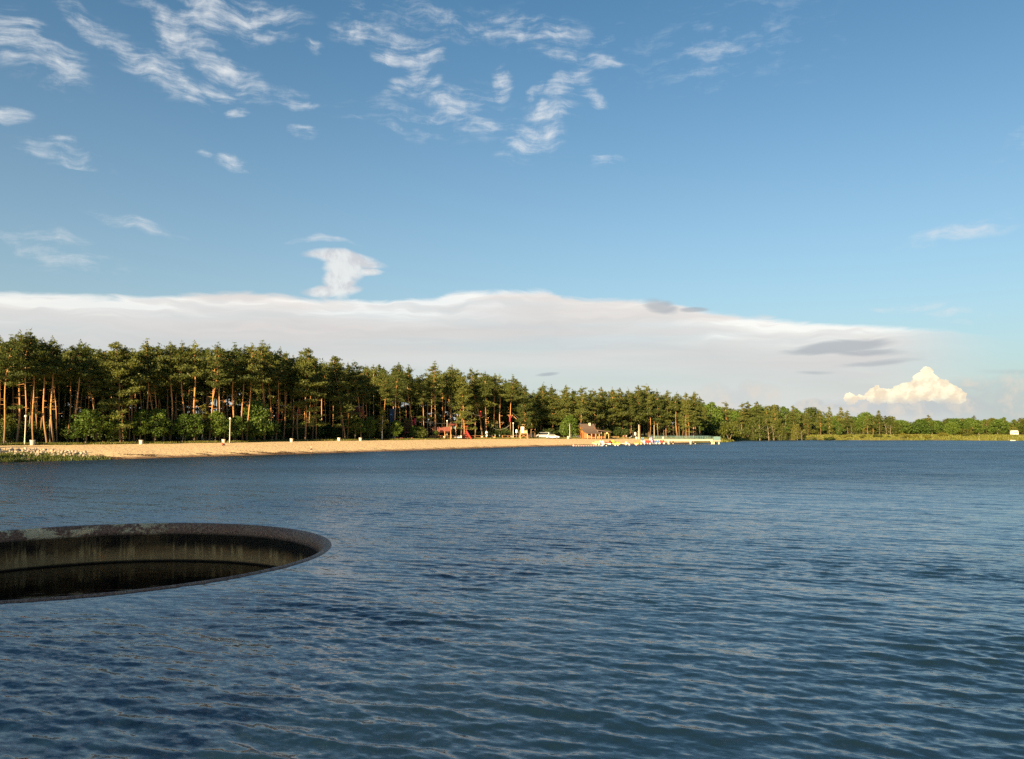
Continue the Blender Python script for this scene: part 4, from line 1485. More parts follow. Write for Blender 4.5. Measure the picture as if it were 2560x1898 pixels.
# washed-up weed and twigs along the waterline
plain('wet_weed', (0.055, 0.036, 0.020), .8, .4, 6.0)
n = 26000
px_ = gr.uniform(230, 1500, n)
Yw = np.interp(px_, [q[0] for q in SHORE_PX[:20]], [at_z(*q).y for q in SHORE_PX[:20]])
Y_ = Yw + np.abs(gr.normal(0, 2.2, n)) + .3
X_ = (px_ - 1280) / FPX * Y_
ok = vnoise(np.stack([X_, Y_], 1) * np.array([.35, .8]), 1.0, 31) > .70
tag(blades('shore_weed', X_[ok], Y_[ok], .03, .10, .16, 'wet_weed', 'dark line of washed-up weed and twigs along the waterline', 5, 1.2), None, 'weed')
# fringe of dry grass along the forest edge
n = 60000
px_ = gr.uniform(-40, 1750, n)
ed = np.interp(px_, TOPX, [p.y for p in top])
Y_ = ed + np.abs(gr.normal(0, 3.2, n)) - 1.0 - 5.0 * (vnoise(np.stack([px_, px_ * 0], 1), .02, 12) - .5)
X_ = (px_ - 1280) / FPX * Y_
keepg = vnoise(np.stack([X_, Y_], 1), .4, 13) > .25
blades('forest_edge_grass', X_[keepg], Y_[keepg], .10, .55, .07, 'grass_blades', 'strip of dry grass between the sand and the forest', 2)
# far bank
n = 90000
px_ = gr.uniform(1760, 2640, n)
Y_ = gr.uniform(300, 392, n)
X_ = (px_ - 1280) / FPX * Y_
P = np.stack([X_, Y_], 1)
s_ = signed_dist(P)
ok = (s_ > 0.6) & (s_ < 26) & ((vnoise(P, .16, 15) > .30) | (s_ > 10))
blades('bank_grass', X_[ok], Y_[ok], .15, .75, .20, 'bank_blades', 'tall sunlit grass on the bank of the far shore', 3)
# a low wooded ridge on the horizon
tag(MB().add([(420 + 90 * i, 1380 + 25 * math.sin(i * 1.7), (0 if j == 0 else 13 + 7 * math.sin(i * 1.1) + 4 * math.sin(i * 2.7 + 1))) if j < 2 else (420 + 90 * i, 1620, 8) for i in range(15) for j in range(3)],
             [(3 * i + j, 3 * i + 3 + j, 3 * i + 4 + j, 3 * i + 1 + j) for i in range(14) for j in range(2)]).build('hills', plain('far_wood', (0.045, 0.062, 0.022), .95, .4, .05), smooth=True), kind='structure')

# ------------------------------------------------------------------ plain materials for the built things
plain('concrete_pale', (0.56, 0.51, 0.40), .85, .14, 5.0, bump=.3)
plain('concrete_grey', (0.42, 0.40, 0.36), .85, .18, 5.0, bump=.3)
plain('dark_inside', (0.03, 0.028, 0.025), .9)
plain('lamp_post_paint', (0.58, 0.55, 0.42), .5, .12, 4.0)
plain('globe_glass', (0.85, 0.82, 0.72), .25, .05, 4.0)
plain('metal_grey', (0.32, 0.32, 0.32), .4, .15, 5.0, .6)
plain('chrome', (0.7, 0.7, 0.7), .25, .1, 5.0, .9)
plain('rubber', (0.02, 0.02, 0.02), .8)
plain('wood_brown', (0.40, 0.20, 0.09), .75, .3, 7.0, bump=.3)
plain('wood_orange', (0.34, 0.13, 0.035), .6, .25, 7.0, bump=.3)
plain('wood_pale', (0.55, 0.38, 0.18), .7, .25, 7.0, bump=.3)
plain('wood_grey', (0.24, 0.21, 0.17), .85, .25, 7.0)
plain('board_red', (0.15, 0.036, 0.026), .7, .25, 6.0)
plain('pad_red', (0.34, 0.022, 0.022), .6, .2, 4.0)
plain('pad_pink', (0.42, 0.02, 0.07), .6, .2, 4.0)
plain('net_dark', (0.10, 0.03, 0.03), .9, .3, 5.0)
plain('rope', (0.34, 0.35, 0.30), .9, .2, 8.0)
plain('cable', (0.25, 0.25, 0.24), .5, .1, 8.0)
plain('paint_white', (0.68, 0.66, 0.60), .45, .06, 3.0)
plain('car_white', (0.80, 0.79, 0.76), .22, .03, 1.0, spec=.6)
plain('car_silver', (0.42, 0.43, 0.45), .25, .05, 1.0, .5, spec=.6)
plain('car_dark', (0.035, 0.035, 0.045), .22, .05, 1.0, spec=.6)
plain('car_glass', (0.02, 0.025, 0.03), .06, .0, 1.0, spec=.7)
plain('lens_red', (0.45, 0.02, 0.02), .2)
plain('lens_clear', (0.8, 0.8, 0.78), .15)
plain('roof_brown', (0.105, 0.075, 0.058), .85, .3, 2.0, bump=.4)
plain('teal_paint', (0.10, 0.185, 0.19), .5, .15, 3.0)
plain('deck_cream', (0.50, 0.44, 0.28), .8, .12, 1.5)
plain('blue_screen', (0.010, 0.034, 0.085), .7, .2, 2.0)
plain('blue_light', (0.16, 0.36, 0.55), .6)
plain('plastic_red', (0.36, 0.035, 0.022), .35, .1)
plain('plastic_yellow', (0.58, 0.50, 0.22), .35, .1)
plain('plastic_lime', (0.26, 0.40, 0.05), .35, .1)
plain('plastic_blue', (0.08, 0.16, 0.34), .35, .1)
plain('plastic_lilac', (0.24, 0.22, 0.42), .35, .1)
plain('plastic_orange', (0.55, 0.22, 0.08), .4, .1)
plain('plastic_white', (0.62, 0.60, 0.55), .35, .06)
plain('buoy_pink', (0.80, 0.52, 0.44), .4, .1)
plain('skin', (0.50, 0.30, 0.20), .6, .08)
plain('hair_dark', (0.025, 0.018, 0.012), .7)
plain('cloth_blue', (0.06, 0.12, 0.34), .9)
plain('cloth_dark', (0.03, 0.03, 0.04), .9)
plain('cloth_red', (0.40, 0.07, 0.04), .9)
plain('cloth_grey', (0.30, 0.32, 0.36), .9)
plain('stone_pale', (0.33, 0.285, 0.22), .9, .35, 1.6, bump=.5)
plain('stone_warm', (0.33, 0.27, 0.20), .9, .35, 1.6, bump=.5)


# ------------------------------------------------------------------ pale rubble stones on the left bank
def stone_mesh(seed):
    r = np.random.default_rng(seed)
    mb = MB().ball((0, 0, 0), 1.0, 7, 4)
    ax_ = r.normal(0, 1, (7, 3))
    vs = []
    for p in mb.v:
        p = np.array(p)
        k = 1 + 0.20 * np.sin(ax_ @ p * 1.7).sum() / 2.5
        vs.append(tuple(p * k * np.array([1.0, .8, .62])))
    mb.v = vs
    return mb.mesh('stone')


stones = [stone_mesh(i) for i in range(7)]
for i, me in enumerate(stones):
    me.materials.append(MATS['stone_pale' if i % 2 else 'stone_warm'])
bk = empty('rubble_bank', tuple(at_z(110, 1135, .9)))
tag(bk, 'bank of pale broken stones above the grass at the left shore', 'rubble')
sr = np.random.default_rng(8)
cnt = 0
while cnt < 290:
    px, py = sr.uniform(-15, 215), 0
    f_ = (px + 15) / 230
    lo_, hi_ = np.interp(px, [-15, 60, 150, 215], [1137, 1141, 1143, 1144]), np.interp(px, [-15, 60, 150, 215], [1124, 1123, 1123.5, 1131])
    py = hi_ + (lo_ - hi_) * sr.random() ** .8
    p = on_ground(px, py)
    s = sr.uniform(.10, .38)
    o = link('stone', stones[cnt % 7], bk)
    o.location = Vector((p.x, p.y, p.z + s * .25)) - bk.location
    o.rotation_euler = tuple(sr.uniform(0, 6.28, 3))
    o.scale = (s, s, s)
    cnt += 1
for i, (px, py) in enumerate([(226, 1147), (234, 1148.2), (244, 1148), (221, 1145.5), (250, 1147.5)]):
    p = on_ground(px, py)
    o = link('stone', stones[i], None)
    o.location = (p.x, p.y, p.z + .06)
    o.scale = (.28, .28, .26)
    tag(o, 'pale loose stone at the water edge beyond the tip of the grass', 'stone', 'loose stones at the tip of the grass')


# ------------------------------------------------------------------ concrete bins
def make_bin(px, py, label, w=.74, h=.82, mat='concrete_pale'):
    p = on_ground(px, py)
    t = empty('litter_bin', p)
    a, b_ = w * .44, w * .52
    MB().lathe([(.001, 0), (a, 0), (a * 1.02, .05), (b_ * .97, h * .86)], n=14).build('body', MATS[mat], t, smooth=True)
    MB().lathe([(b_ * .97, h * .86), (b_ * 1.06, h * .87), (b_ * 1.06, h), (b_ * .86, h), (b_ * .84, h * .88)], n=14).build('rim', MATS[mat], t)
    MB().lathe([(b_ * .84, h * .93), (b_ * .74, h * .4), (.001, h * .4)], n=14).build('liner', MATS['dark_inside'], t)
    return tag(t, label, 'bin', 'concrete bins along the beach')


make_bin(81, 1113, 'grey concrete bin in the shade beside the leftmost bright-trunked pine', .86, .9, 'concrete_grey')
for px, py, lab in [
    (352.5, 1111, 'pale concrete bin where the shade ends, left of the blue-clad figure'), (559, 1108.2, 'pale concrete bin just left of the second lamp post'),
    (729, 1105.8, 'pale concrete bin left of the wading figure, below the red pads'), (847.5, 1102.8, 'pale concrete bin left of the three close pine trunks'),
    (901, 1102.8, 'pale concrete bin at the foot of the thick bright pine'), (983.5, 1100, 'pale concrete bin in front of the round leafy young tree'),
    (1059, 1098.8, 'pale concrete bin left of the rail fence'), (1111, 1098.2, 'pale concrete bin just left of the third lamp post'),
    (1205.5, 1097.2, 'pale concrete bin before the middle of the rail fence'), (1279.5, 1096.9, 'pale concrete bin at the foot of the fourth lamp post'),
    (1420.5, 1097.4, 'pale concrete bin left of the fifth lamp post, beside the silver car'), (1591.5, 1098, 'pale concrete bin left of the banner pole, above the boats'),
    (1578.5, 1094.6, 'yellowish bin behind the beach left of the white board'), (1658, 1097.6, 'pale concrete bin at the land end of the pier railing')]:
    make_bin(px, py, lab)


# ------------------------------------------------------------------ lamp posts
def make_lamp(px, py, ytop, label, globe=True, r=.075, mat='lamp_post_paint'):
    p = on_ground(px, py)
    h = at_y(px, ytop, p.y).z - p.z
    t = empty('lamp_post', p)
    gr_ = .22
    top_ = h - (2 * gr_ if globe else .12)
    MB().lathe([(.001, 0), (r * 1.5, 0), (r * 1.5, .7), (r * 1.05, .8), (r * .8, top_)], n=10).build('post', MATS[mat], t, smooth=True)
    MB().lathe([(r * .8, top_ - .06), (r * 1.5, top_ - .05), (r * 1.6, top_ + .04), (.001, top_ + .05)], n=10).build('collar', MATS['metal_grey'], t)
    if globe:
        MB().ball((0, 0, top_ + gr_), gr_, 14, 9).build('globe', MATS['globe_glass'], t, smooth=True)
    else:
        MB().box((0, 0, top_ + .08), (.34, .22, .12)).build('lamp_head', MATS['metal_grey'], t)
    return tag(t, label, 'lamp', 'lamp posts along the beach')


make_lamp(61.5, 1113.2, 1037.5, 'leftmost white lamp post with a globe, standing in the shade')
make_lamp(574, 1107.2, 1044, 'tall pale lamp post with a globe, second from the left')
make_lamp(1117.5, 1098.4, 1050.5, 'pale lamp post with a globe before the red boarded platform')
make_lamp(1283, 1097, 1056.5, 'pale lamp post left of the lifeguard tower', r=.09)
make_lamp(1424.5, 1097, 1059.5, 'thin pale pole in front of the large round tree', False)
make_lamp(1597.5, 1098.5, 1061.5, 'thick pinkish pole left of the pier, in front of the dense pine stand', False, .13)
make_lamp(1635.5, 1096.5, 1062.5, 'thin white pole right of the thick pinkish one, in front of the dense pine stand', False)


# ------------------------------------------------------------------ bicycles
def make_bike(px, py, rz, label, mat):
    p = on_ground(px, py)
    t = empty('bicycle', p, rz)
    for s in (-1, 1):
        ring = [(s * .53 + .33 * math.cos(a), 0, .35 + .33 * math.sin(a)) for a in np.linspace(0, 2 * math.pi, 19)]
        w = MB().tube(ring, .028, 5).build('wheel', MATS['rubber'], t)
        sp_ = MB()
        for k in range(8):
            a = k * math.pi / 8
            sp_.tube([(s * .53 - .32 * math.cos(a), 0, .35 - .32 * math.sin(a)), (s * .53 + .32 * math.cos(a), 0, .35 + .32 * math.sin(a))], .006, 3)
        sp_.build('spokes', MATS['chrome'], w)
    A, B_, C_, D_ = (-.53, 0, .35), (-.08, 0, .33), (-.20, 0, .86), (.38, 0, .88)
    f = MB()
    for q in ((A, B_), (A, C_), (B_, C_), (B_, D_), (C_, D_), ((.38, 0, .95), (.53, 0, .35))):
        f.tube(q, .025, 6)
    f.build('frame', MATS[mat], t)
    MB().tube([(-.20, 0, .86), (-.23, 0, .98)], .02, 6).box((-.25, 0, 1.0), (.26, .15, .06)).build('saddle', MATS['rubber'], t)
    MB().tube([(.37, 0, .92), (.36, 0, 1.05)], .02, 6).tube([(.30, -.3, 1.06), (.37, -.12, 1.05), (.37, .12, 1.05), (.30, .3, 1.06)], .018, 6).build('handlebar', MATS['chrome'], t)
    MB().lathe([(.09, -.012), (.09, .012), (.001, .012)], (0, 0, 0), 12).build('chain_ring', MATS['chrome'], t, (-.08, .04, .33)).rotation_euler = (R(90), 0, 0)
    return tag(t, label, 'bicycle', 'bicycles parked at the forest edge')


make_bike(510.5, 1106.5, .2, 'left one of two bicycles parked at the forest edge', 'metal_grey')
make_bike(526, 1106.2, -.25, 'right one of two bicycles, its pale frame catching the sun', 'plastic_white')


# ------------------------------------------------------------------ people
def make_person(loc, rz, J, label, skin='skin', shirt=None, trousers=None, s=1.0, hair='hair_dark'):
    """J: joint positions (metres, feet at z=0). One continuous skinned body; hair and clothes as children."""
    t = empty('person', loc, rz)
    t.scale = (s, s, s)
    V, E, RAD = [], [], []

    def add(p, r, parent=None):
        V.append(tuple(p))
        RAD.append(r)
        if parent is not None:
            E.append((parent, len(V) - 1))
        return len(V) - 1
    pel = add(J['pelvis'], .125)
    chest = add(J['chest'], .135, pel)
    neck = add(J['neck'], .06, chest)
    h0 = add(Vector(J['neck']).lerp(Vector(J['head']), .45), .075, neck)
    h1 = add(J['head'], .10, h0)
    hd = (Vector(J['head']) - Vector(J['neck'])).normalized()
    add(Vector(J['head']) + hd * .09, .075, h1)
    for sd in ('L', 'R'):
        sh_ = add(J['sh' + sd], .062, chest)
        el_ = add(J['el' + sd], .045, sh_)
        wr_ = add(J['wr' + sd], .032, el_)
        d = (Vector(J['wr' + sd]) - Vector(J['el' + sd])).normalized()
        pm = add(Vector(J['wr' + sd]) + d * .07, .034, wr_)
        u = d.orthogonal().normalized()
        for k in range(4):
            o_ = u * (k - 1.5) * .022
            b1 = add(Vector(V[pm]) + o_ + d * .035, .010, pm)
            add(Vector(V[b1]) + d * (.045 + .012 * (k in (1, 2))) + d.cross(u) * .02, .008, b1)
        th_ = add(Vector(J['wr' + sd]) + d * .04 + u * .045, .012, wr_)
        add(Vector(V[th_]) + d * .04 + u * .02, .009, th_)
        hip = add(J['hip' + sd], .095, pel)
        kn = add(J['kn' + sd], .062, hip)
        an = add(J['an' + sd], .042, kn)
        add(Vector(J['an' + sd]) + Vector(J.get('toe', (0, -.17, -.04))), .034, an)
    me = bpy.data.meshes.new('body')
    me.from_pydata(V, E, [])
    o = link('body', me, t, MATS[skin])
    sk = o.modifiers.new('skin', 'SKIN')
    for i, sv in enumerate(me.skin_vertices[0].data):
        sv.radius = (RAD[i], RAD[i])
        sv.use_root = i == 0
    sb = o.modifiers.new('sub', 'SUBSURF')
    sb.levels = sb.render_levels = 1
    # face and hair
    hc = Vector(J['head'])
    fw = Vector(J.get('face', (0, -1, 0))).normalized()
    sdv = fw.cross(hd).normalized()
    MB().ball(hc + fw * .105 - hd * .01, .018, 6, 4).build('nose', MATS[skin], o)
    MB().ball(hc + fw * .09 + sdv * .035 + hd * .02, .012, 6, 4).ball(hc + fw * .09 - sdv * .035 + hd * .02, .012, 6, 4).build('eyes', MATS['hair_dark'], o)
    MB().box(hc + fw * .098 - hd * .05, (.05, .015, .012)).build('mouth', MATS['cloth_red'], o)
    MB().ball(hc + hd * .045 - fw * .03, .115, 10, 7, (1, 1, .95)).build('hair', MATS[hair], t, smooth=True)
    if shirt:
        MB().tube([Vector(J['pelvis']).lerp(Vector(J['chest']), .05), Vector(J['pelvis']).lerp(Vector(J['chest']), .5), Vector(J['chest']), Vector(J['neck'])], [.165, .165, .185, .08], 10).tube([J['shL'], J['elL']], [.085, .062], 8).tube([J['shR'], J['elR']], [.085, .062], 8).build('shirt', MATS[shirt], t, smooth=True)
    if trousers:
        tr = MB().tube([Vector(J['pelvis']) - Vector((0, 0, .05)), Vector(J['pelvis']).lerp(Vector(J['chest']), .2)], [.15, .165], 10)
        full = trousers != 'swim'
        for sd in ('L', 'R'):
            P_ = [J['hip' + sd], J['kn' + sd], J['an' + sd]] if full else [J['hip' + sd], Vector(J['hip' + sd]).lerp(Vector(J['kn' + sd]), .45)]
            tr.tube(P_, [.115, .082, .065][:len(P_)], 8)
        tr.build('trousers' if full else 'swim_shorts', MATS['cloth_dark'], t, smooth=True)
    return tag(t, label, 'person')


STANDJ = dict(pelvis=(0, 0, .98), chest=(0, .01, 1.34), neck=(0, 0, 1.52), head=(0, -.02, 1.66), shL=(-.19, 0, 1.44), elL=(-.36, -.05, 1.56), wrL=(-.15, -.07, 1.70), shR=(.19, 0, 1.44), elR=(.37, -.05, 1.55), wrR=(.16, -.06, 1.71),
              hipL=(-.10, 0, .92), knL=(-.11, -.02, .50), anL=(-.11, .02, .07), hipR=(.10, 0, .92), knR=(.12, -.03, .50), anR=(.13, .01, .07), face=(.5, -1, 0))
SITJ = dict(pelvis=(0, 0, .16), chest=(0, .02, .50), neck=(0, -.03, .68), head=(0, -.07, .82), shL=(-.18, 0, .60), elL=(-.25, -.16, .42), wrL=(-.10, -.36, .44), shR=(.18, 0, .60), elR=(.25, -.16, .42), wrR=(.10, -.36, .44),
            hipL=(-.10, -.05, .14), knL=(-.13, -.42, .46), anL=(-.12, -.62, .08), hipR=(.10, -.05, .14), knR=(.13, -.42, .46), anR=(.12, -.62, .08))
CHAIRJ = {k: (v[0], v[1], v[2] + .42) if k not in ('anL', 'anR', 'knL', 'knR') else v for k, v in SITJ.items()}
CHAIRJ.update(knL=(-.12, -.42, .52), knR=(.12, -.42, .52), anL=(-.12, -.44, .07), anR=(.12, -.44, .07))
make_person(at_z(778, 1134.6, -0.12), .4, STANDJ, 'dark-haired bather standing at the water edge with arms raised to the head', trousers='swim', s=1.02)
make_person(on_ground(556, 1115.5), 1.3, SITJ, 'figure in dark red sitting on the sand below the bin', shirt='cloth_red', trousers='long', s=.9)
p = on_ground(385, 1108)
q = empty('tree_stump', p)
MB().lathe([(.001, 0), (.30, 0), (.24, .12), (.22, .40), (.001, .41)], n=12).build('stump_wood', MATS['grey_bark'], q)
tag(q, 'low stump under the blue-clad figure among the young trees', 'stump')
make_person(p, .5, CHAIRJ, 'figure in blue sitting among the young trees at the forest edge', shirt='cloth_blue', trousers='long', s=1.05)


# ------------------------------------------------------------------ rail fence of the rope park
def fence(pxs, name, label, sign=None):
    P = []
    for px in pxs:
        x, Y = foot(px, 1.2)
        P.append(Vector((x, Y, gh(x, Y))))
    t = empty(name, P[0])
    for i, q in enumerate(P):
        MB().tube([q - P[0], q - P[0] + Vector((0, 0, 1.15))], [.10, .09], 7).build('post', MATS['wood_brown'], t)
    for i in range(len(P) - 1):
        for zz in (.42, 1.0):
            a, b_ = P[i] - P[0] + Vector((0, -.09, zz)), P[i + 1] - P[0] + Vector((0, -.09, zz + .02))
            MB().tube([a, b_], [.08, .07], 6).build('rail', MATS['wood_brown'], t)
    return tag(t, label, 'fence')


fence([1076, 1089, 1103, 1118, 1133, 1157, 1173, 1188, 1203, 1217, 1230], 'rail_fence', 'long two-rail wooden fence in front of the rope park')
fence([1256, 1270, 1284, 1297], 'rail_fence', 'short two-rail wooden fence left of the lifeguard tower')
x, Y = foot(1146, .95)
t = empty('banner', (x, Y, gh(x, Y) + .30))
MB().box((0, 0, .40), (2.1, .03, .74)).build('sheet', MATS['paint_white'], t)
for i, (u, w, zz) in enumerate([(-.3, 1.1, .52), (.05, 1.5, .36), (-.2, .9, .22)]):
    MB().box((u, -.022, zz), (w, .008, .07)).build('lettering', MATS['metal_grey'], t)
tag(t, 'white banner with a few dark lines hung on the long wooden fence', 'banner')
for px, lab in ((1018, 'low wooden barrier half hidden in grass left of the red boarded platform'), (994, 'low wooden barrier behind the bin by the round young tree')):
    x, Y = foot(px, 1.5)
    t = empty('low_barrier', (x, Y, gh(x, Y)))
    for u in (-1.5, 0, 1.5):
        MB().box((u, 0, .25), (.12, .12, .5)).build('post', MATS['wood_brown'], t)
    MB().box((0, -.08, .52), (3.4, .07, .14)).build('rail', MATS['board_red'], t)
    tag(t, lab, 'barrier')


# ------------------------------------------------------------------ rope park: pads, platforms, bridges
def depth_of(px, back):
    return foot(px, back)[1]


def pad(px, y0, y1, back, mat, label, r=.25):
    Y = depth_of(px, back)
    a, b_ = at_y(px, y1, Y), at_y(px, y0, Y)
    t = empty('trunk_pad', a)
    L = b_.z - a.z
    MB().lathe([(r * .8, 0), (r, .06), (r, L - .06), (r * .8, L)], n=12).build('padding', MATS[mat], t, smooth=True)
    for k in range(3):
        MB().lathe([(r + .012, L * (k + .5) / 3 - .04), (r + .018, L * (k + .5) / 3), (r + .012, L * (k + .5) / 3 + .04)], n=12).build('strap', MATS['cloth_dark'], t)
    return tag(t, label, 'pad')


def platform(px, py, back, w, mat, label, depth=1.2):
    Y = depth_of(px, back)
    a = at_y(px, py, Y)
    t = empty('tree_platform', a)
    n = 5
    for i in range(n):
        MB().box((0, -depth / 2 + depth * (i + .5) / n, 0), (w, depth / n * .9, .07)).build('plank', MATS[mat], t)
    for s in (-1, 1):
        MB().box((s * w * .32, 0, -.09), (.10, depth, .10)).build('bearer', MATS['wood_brown'], t)
        MB().tube([(s * w * .40, 0, -.1), (s * .12, 0, -.75)], .045, 6).build('brace', MATS['wood_brown'], t)
    return tag(t, label, 'platform')


pad(694.5, 1034, 1046, 3, 'pad_red', 'bright red pad wrapped round a pine left of the leaning one')
platform(700, 1049, 2.4, 1.1, 'pad_red', 'small red platform below the leftmost red pad')
pad(748.5, 1024, 1036, 2, 'pad_red', 'dark red pad on the leaning orange pine')
platform(750, 1036.5, 2, 1.75, 'wood_grey', 'wooden platform round the leaning orange pine')
pad(907.5, 1027, 1037, 1, 'pad_red', 'red pad on the bright thick pine at the end of the hanging boards')
platform(909, 1038.5, 1, 1.75, 'wood_brown', 'reddish platform on the bright thick pine at the end of the hanging boards')
platform(866, 1031, 2, 1.25, 'wood_pale', 'bright wooden crosspiece between the three close pine trunks', .8)
pad(1037, 1046, 1062, 5, 'pad_pink', 'pink-red pad on the pine behind the small yellow-green sapling')
pad(1202, 1028, 1041, 3, 'pad_red', 'red pad high on the leaning pine of the grey rope bridge')
pad(1275, 1040, 1055, 3, 'pad_red', 'red pad on the pine at the top of the slanting beam')
platform(1218, 1044, 3, 1.0, 'wood_pale', 'upper of two small wooden steps on the pine trunk', .7)
platform(1218, 1054.5, 3, 1.3, 'wood_brown', 'lower of two small wooden steps on the pine trunk', .7)
platform(1254, 1056, 5, 1.5, 'wood_grey', 'dim platform on the dark pine above the sagging rope')
platform(1276, 1038.5, 3, 1.9, 'wood_brown', 'platform at the top of the slanting beam')
platform(1163, 1065.5, 2, 1.9, 'pad_red', 'red platform at the top of the red climbing tower')
platform(1309, 1061.5, 1, 1.2, 'wood_pale', 'bright platform at the lower end of the slanting beam')


def strand(name, pts, r, mat, label, cat):
    P = [Vector(p) for p in pts]
    t = empty(name, P[0])
    MB().tube([p - P[0] for p in P], r, 6).build('line', MATS[mat], t)
    return t


# hanging boards bridge
Ya, Yb = depth_of(872, 2.5), depth_of(907, 1)
A0, A1 = at_y(874, 1013, Ya), at_y(906, 1015.5, Yb)
t = empty('hanging_board_bridge', A0)
n = 12
for k in range(n):
    f_ = (k + .7) / (n + .2)
    c = A0.lerp(A1, f_) - A0
    c.z -= 1.0 * (f_ * (1 - f_)) * 1.2
    L = 1.55 + .55 * math.sin(f_ * 3.1) + (.25 if k % 3 == 1 else 0)
    MB().box((0, 0, -L / 2), (.10, .05, L), rz=.2 * math.sin(k * 3), ry=.05 * math.sin(k * 2.1)).build('board', MATS['net_dark'] if k % 3 == 0 else MATS['board_red'], t, c)
cab = [A0.lerp(A1, u) - A0 - Vector((0, 0, 1.2 * u * (1 - u))) for u in np.linspace(0, 1, 10)]
MB().tube(cab, .03, 5).build('cable', MATS['cable'], t)
MB().tube([p - Vector((0, 0, 1.9)) for p in cab], .025, 5).build('foot_rope', MATS['rope'], t)
tag(t, 'row of hanging red-brown boards strung between three close pines and a thick bright pine', 'bridge')

# grey rope bridge and other lines
Y1, Y2 = depth_of(1164, 2), depth_of(1206, 3)
A0, A1 = at_y(1166, 1026, Y1), at_y(1202, 1041, Y2)
t = empty('rope_bridge', A0)
P = [A0.lerp(A1, u) - A0 - Vector((0, 0, 1.0 * u * (1 - u))) for u in np.linspace(0, 1, 14)]
MB().tube(P, .05, 6).build('walking_rope', MATS['rope'], t)
for s in (-.3, .3):
    MB().tube([p + Vector((0, s, .12)) for p in P], .03, 5).build('hand_rope', MATS['rope'], t)
for p in P[1:-1]:
    MB().box(p, (.10, .7, .05)).build('tread', MATS['wood_grey'], t)
tag(t, 'grey rope bridge sagging from the climbing tower pine down to the red padded pine', 'bridge')
for (pa, ya, ba, pb, yb, bb, sag, r, nm, lab) in [
    (1206, 1041, 3, 1217, 1037, 3, .2, .035, 'rope', 'short rope between the leaning red padded pine and the pine with wooden steps'),
    (1234, 1071, 4, 1274, 1063, 3, .9, .05, 'rope', 'thick rope sagging below the dark pine, left of the slanting beam'),
    (694, 1013, 3, 748, 1016, 2, .1, .03, 'cable', 'thin cable between the two left red padded pines'),
    (748, 1017, 2, 769, 1018, 1, .05, .035, 'cable', 'pale cable from the leaning orange pine to the bright broad-crowned pine'),
    (1062, 1056, 2, 1163, 1053, 2, .5, .025, 'cable', 'thin cable above the red boarded platform'),
    (1036, 1052, 5, 1090, 1054, 4, .2, .025, 'cable', 'thin cable from the pink-red pad to the pointed pine')]:
    a, b_ = at_y(pa, ya, depth_of(pa, ba)), at_y(pb, yb, depth_of(pb, bb))
    t = strand(nm, [a.lerp(b_, u) - Vector((0, 0, 4 * sag * u * (1 - u))) for u in np.linspace(0, 1, 12)], r, 'rope' if nm == 'rope' else 'cable', lab, nm)
    tag(t, lab, nm)

# slanting beam
a, b_ = at_y(1280, 1037.5, depth_of(1278, 3)), at_y(1306, 1060.5, depth_of(1308, 1))
t = empty('slanting_beam', a)
MB().tube([Vector((0, 0, 0)), b_ - a], .13, 8).build('beam', MATS['wood_brown'], t)
for s in (-.22, .22):
    MB().tube([Vector((0, s, .75)), b_ - a + Vector((0, s, .75))], .02, 5).build('hand_line', MATS['cable'], t)
tag(t, 'slanting wooden beam running down from a padded pine to the lifeguard tower pine', 'beam')

# red boarded platform with net walls
Yp = depth_of(1098, 4)
a = at_y(1098, 1080, Yp)
t = empty('boarded_platform', (a.x, Yp, gh(a.x, Yp)))
zf = a.z - t.location.z
W_, D_ = 7.0, 2.4
for i in range(12):
    MB().box((-W_ / 2 + W_ * (i + .5) / 12, 0, zf), (W_ / 12 * .92, D_, .08)).build('floor_board', MATS['board_red'], t)
for i in range(9):
    u = -W_ * .08 + W_ * .58 * (i + .5) / 9
    MB().box((u, -D_ / 2, zf + .85), (W_ * .58 / 9 * .9, .05, 1.25 if i not in (2, 3) else .8)).build('wall_board', MATS['board_red'], t)
for u in (-W_ / 2, -W_ / 4, 0, W_ / 4, W_ / 2):
    for v_ in (-D_ / 2 + .1, D_ / 2 - .1):
        MB().box((u, v_, zf / 2 + .6), (.16, .16, zf + 1.4)).build('post', MATS['wood_brown'], t)
nt_ = MB()
for i in range(9):
    u = -W_ / 2 + W_ * .36 * i / 8
    nt_.tube([(u, -D_ / 2, zf), (u, -D_ / 2, zf + 1.6)], .02, 4)
for j in range(7):
    nt_.tube([(-W_ / 2, -D_ / 2, zf + .2 + .22 * j), (-W_ * .14, -D_ / 2, zf + .2 + .22 * j)], .02, 4)
tag(nt_.build('net', MATS['net_dark'], t), None, None, None, 'stuff')
tag(t, 'raised platform walled with dark red boards behind the third lamp post', 'platform')
# play tower right of it
Yp = depth_of(1132, 4)
a = at_y(1131, 1072, Yp)
t = empty('play_tower', (a.x, Yp, gh(a.x, Yp)))
zf = a.z - t.location.z
for i in range(5):
    MB().box((-.9 + .45 * i, 0, zf), (.42, 1.6, .08)).build('floor_board', MATS['wood_pale'], t)
for u in (-1, 1):
    for v_ in (-.75, .75):
        MB().box((u, v_, (zf + .9) / 2), (.13, .13, zf + .9)).build('post', MATS['wood_brown'], t)
MB().box((-.55, -.8, zf + .35), (.9, .05, .5)).build('side_panel', MATS['plastic_orange'], t)
MB().box((.55, -.8, zf + .35), (.8, .05, .5)).build('side_panel', MATS['teal_paint'], t)
MB().prism([(-1.0, zf + .95), (1.0, zf + .95), (0, zf + 1.5)], -1.15, 1.15, 'x').build('roof', MATS['board_red'], t)
tag(t, 'small colourful play tower between the red boarded platform and the red climbing tower', 'play tower')
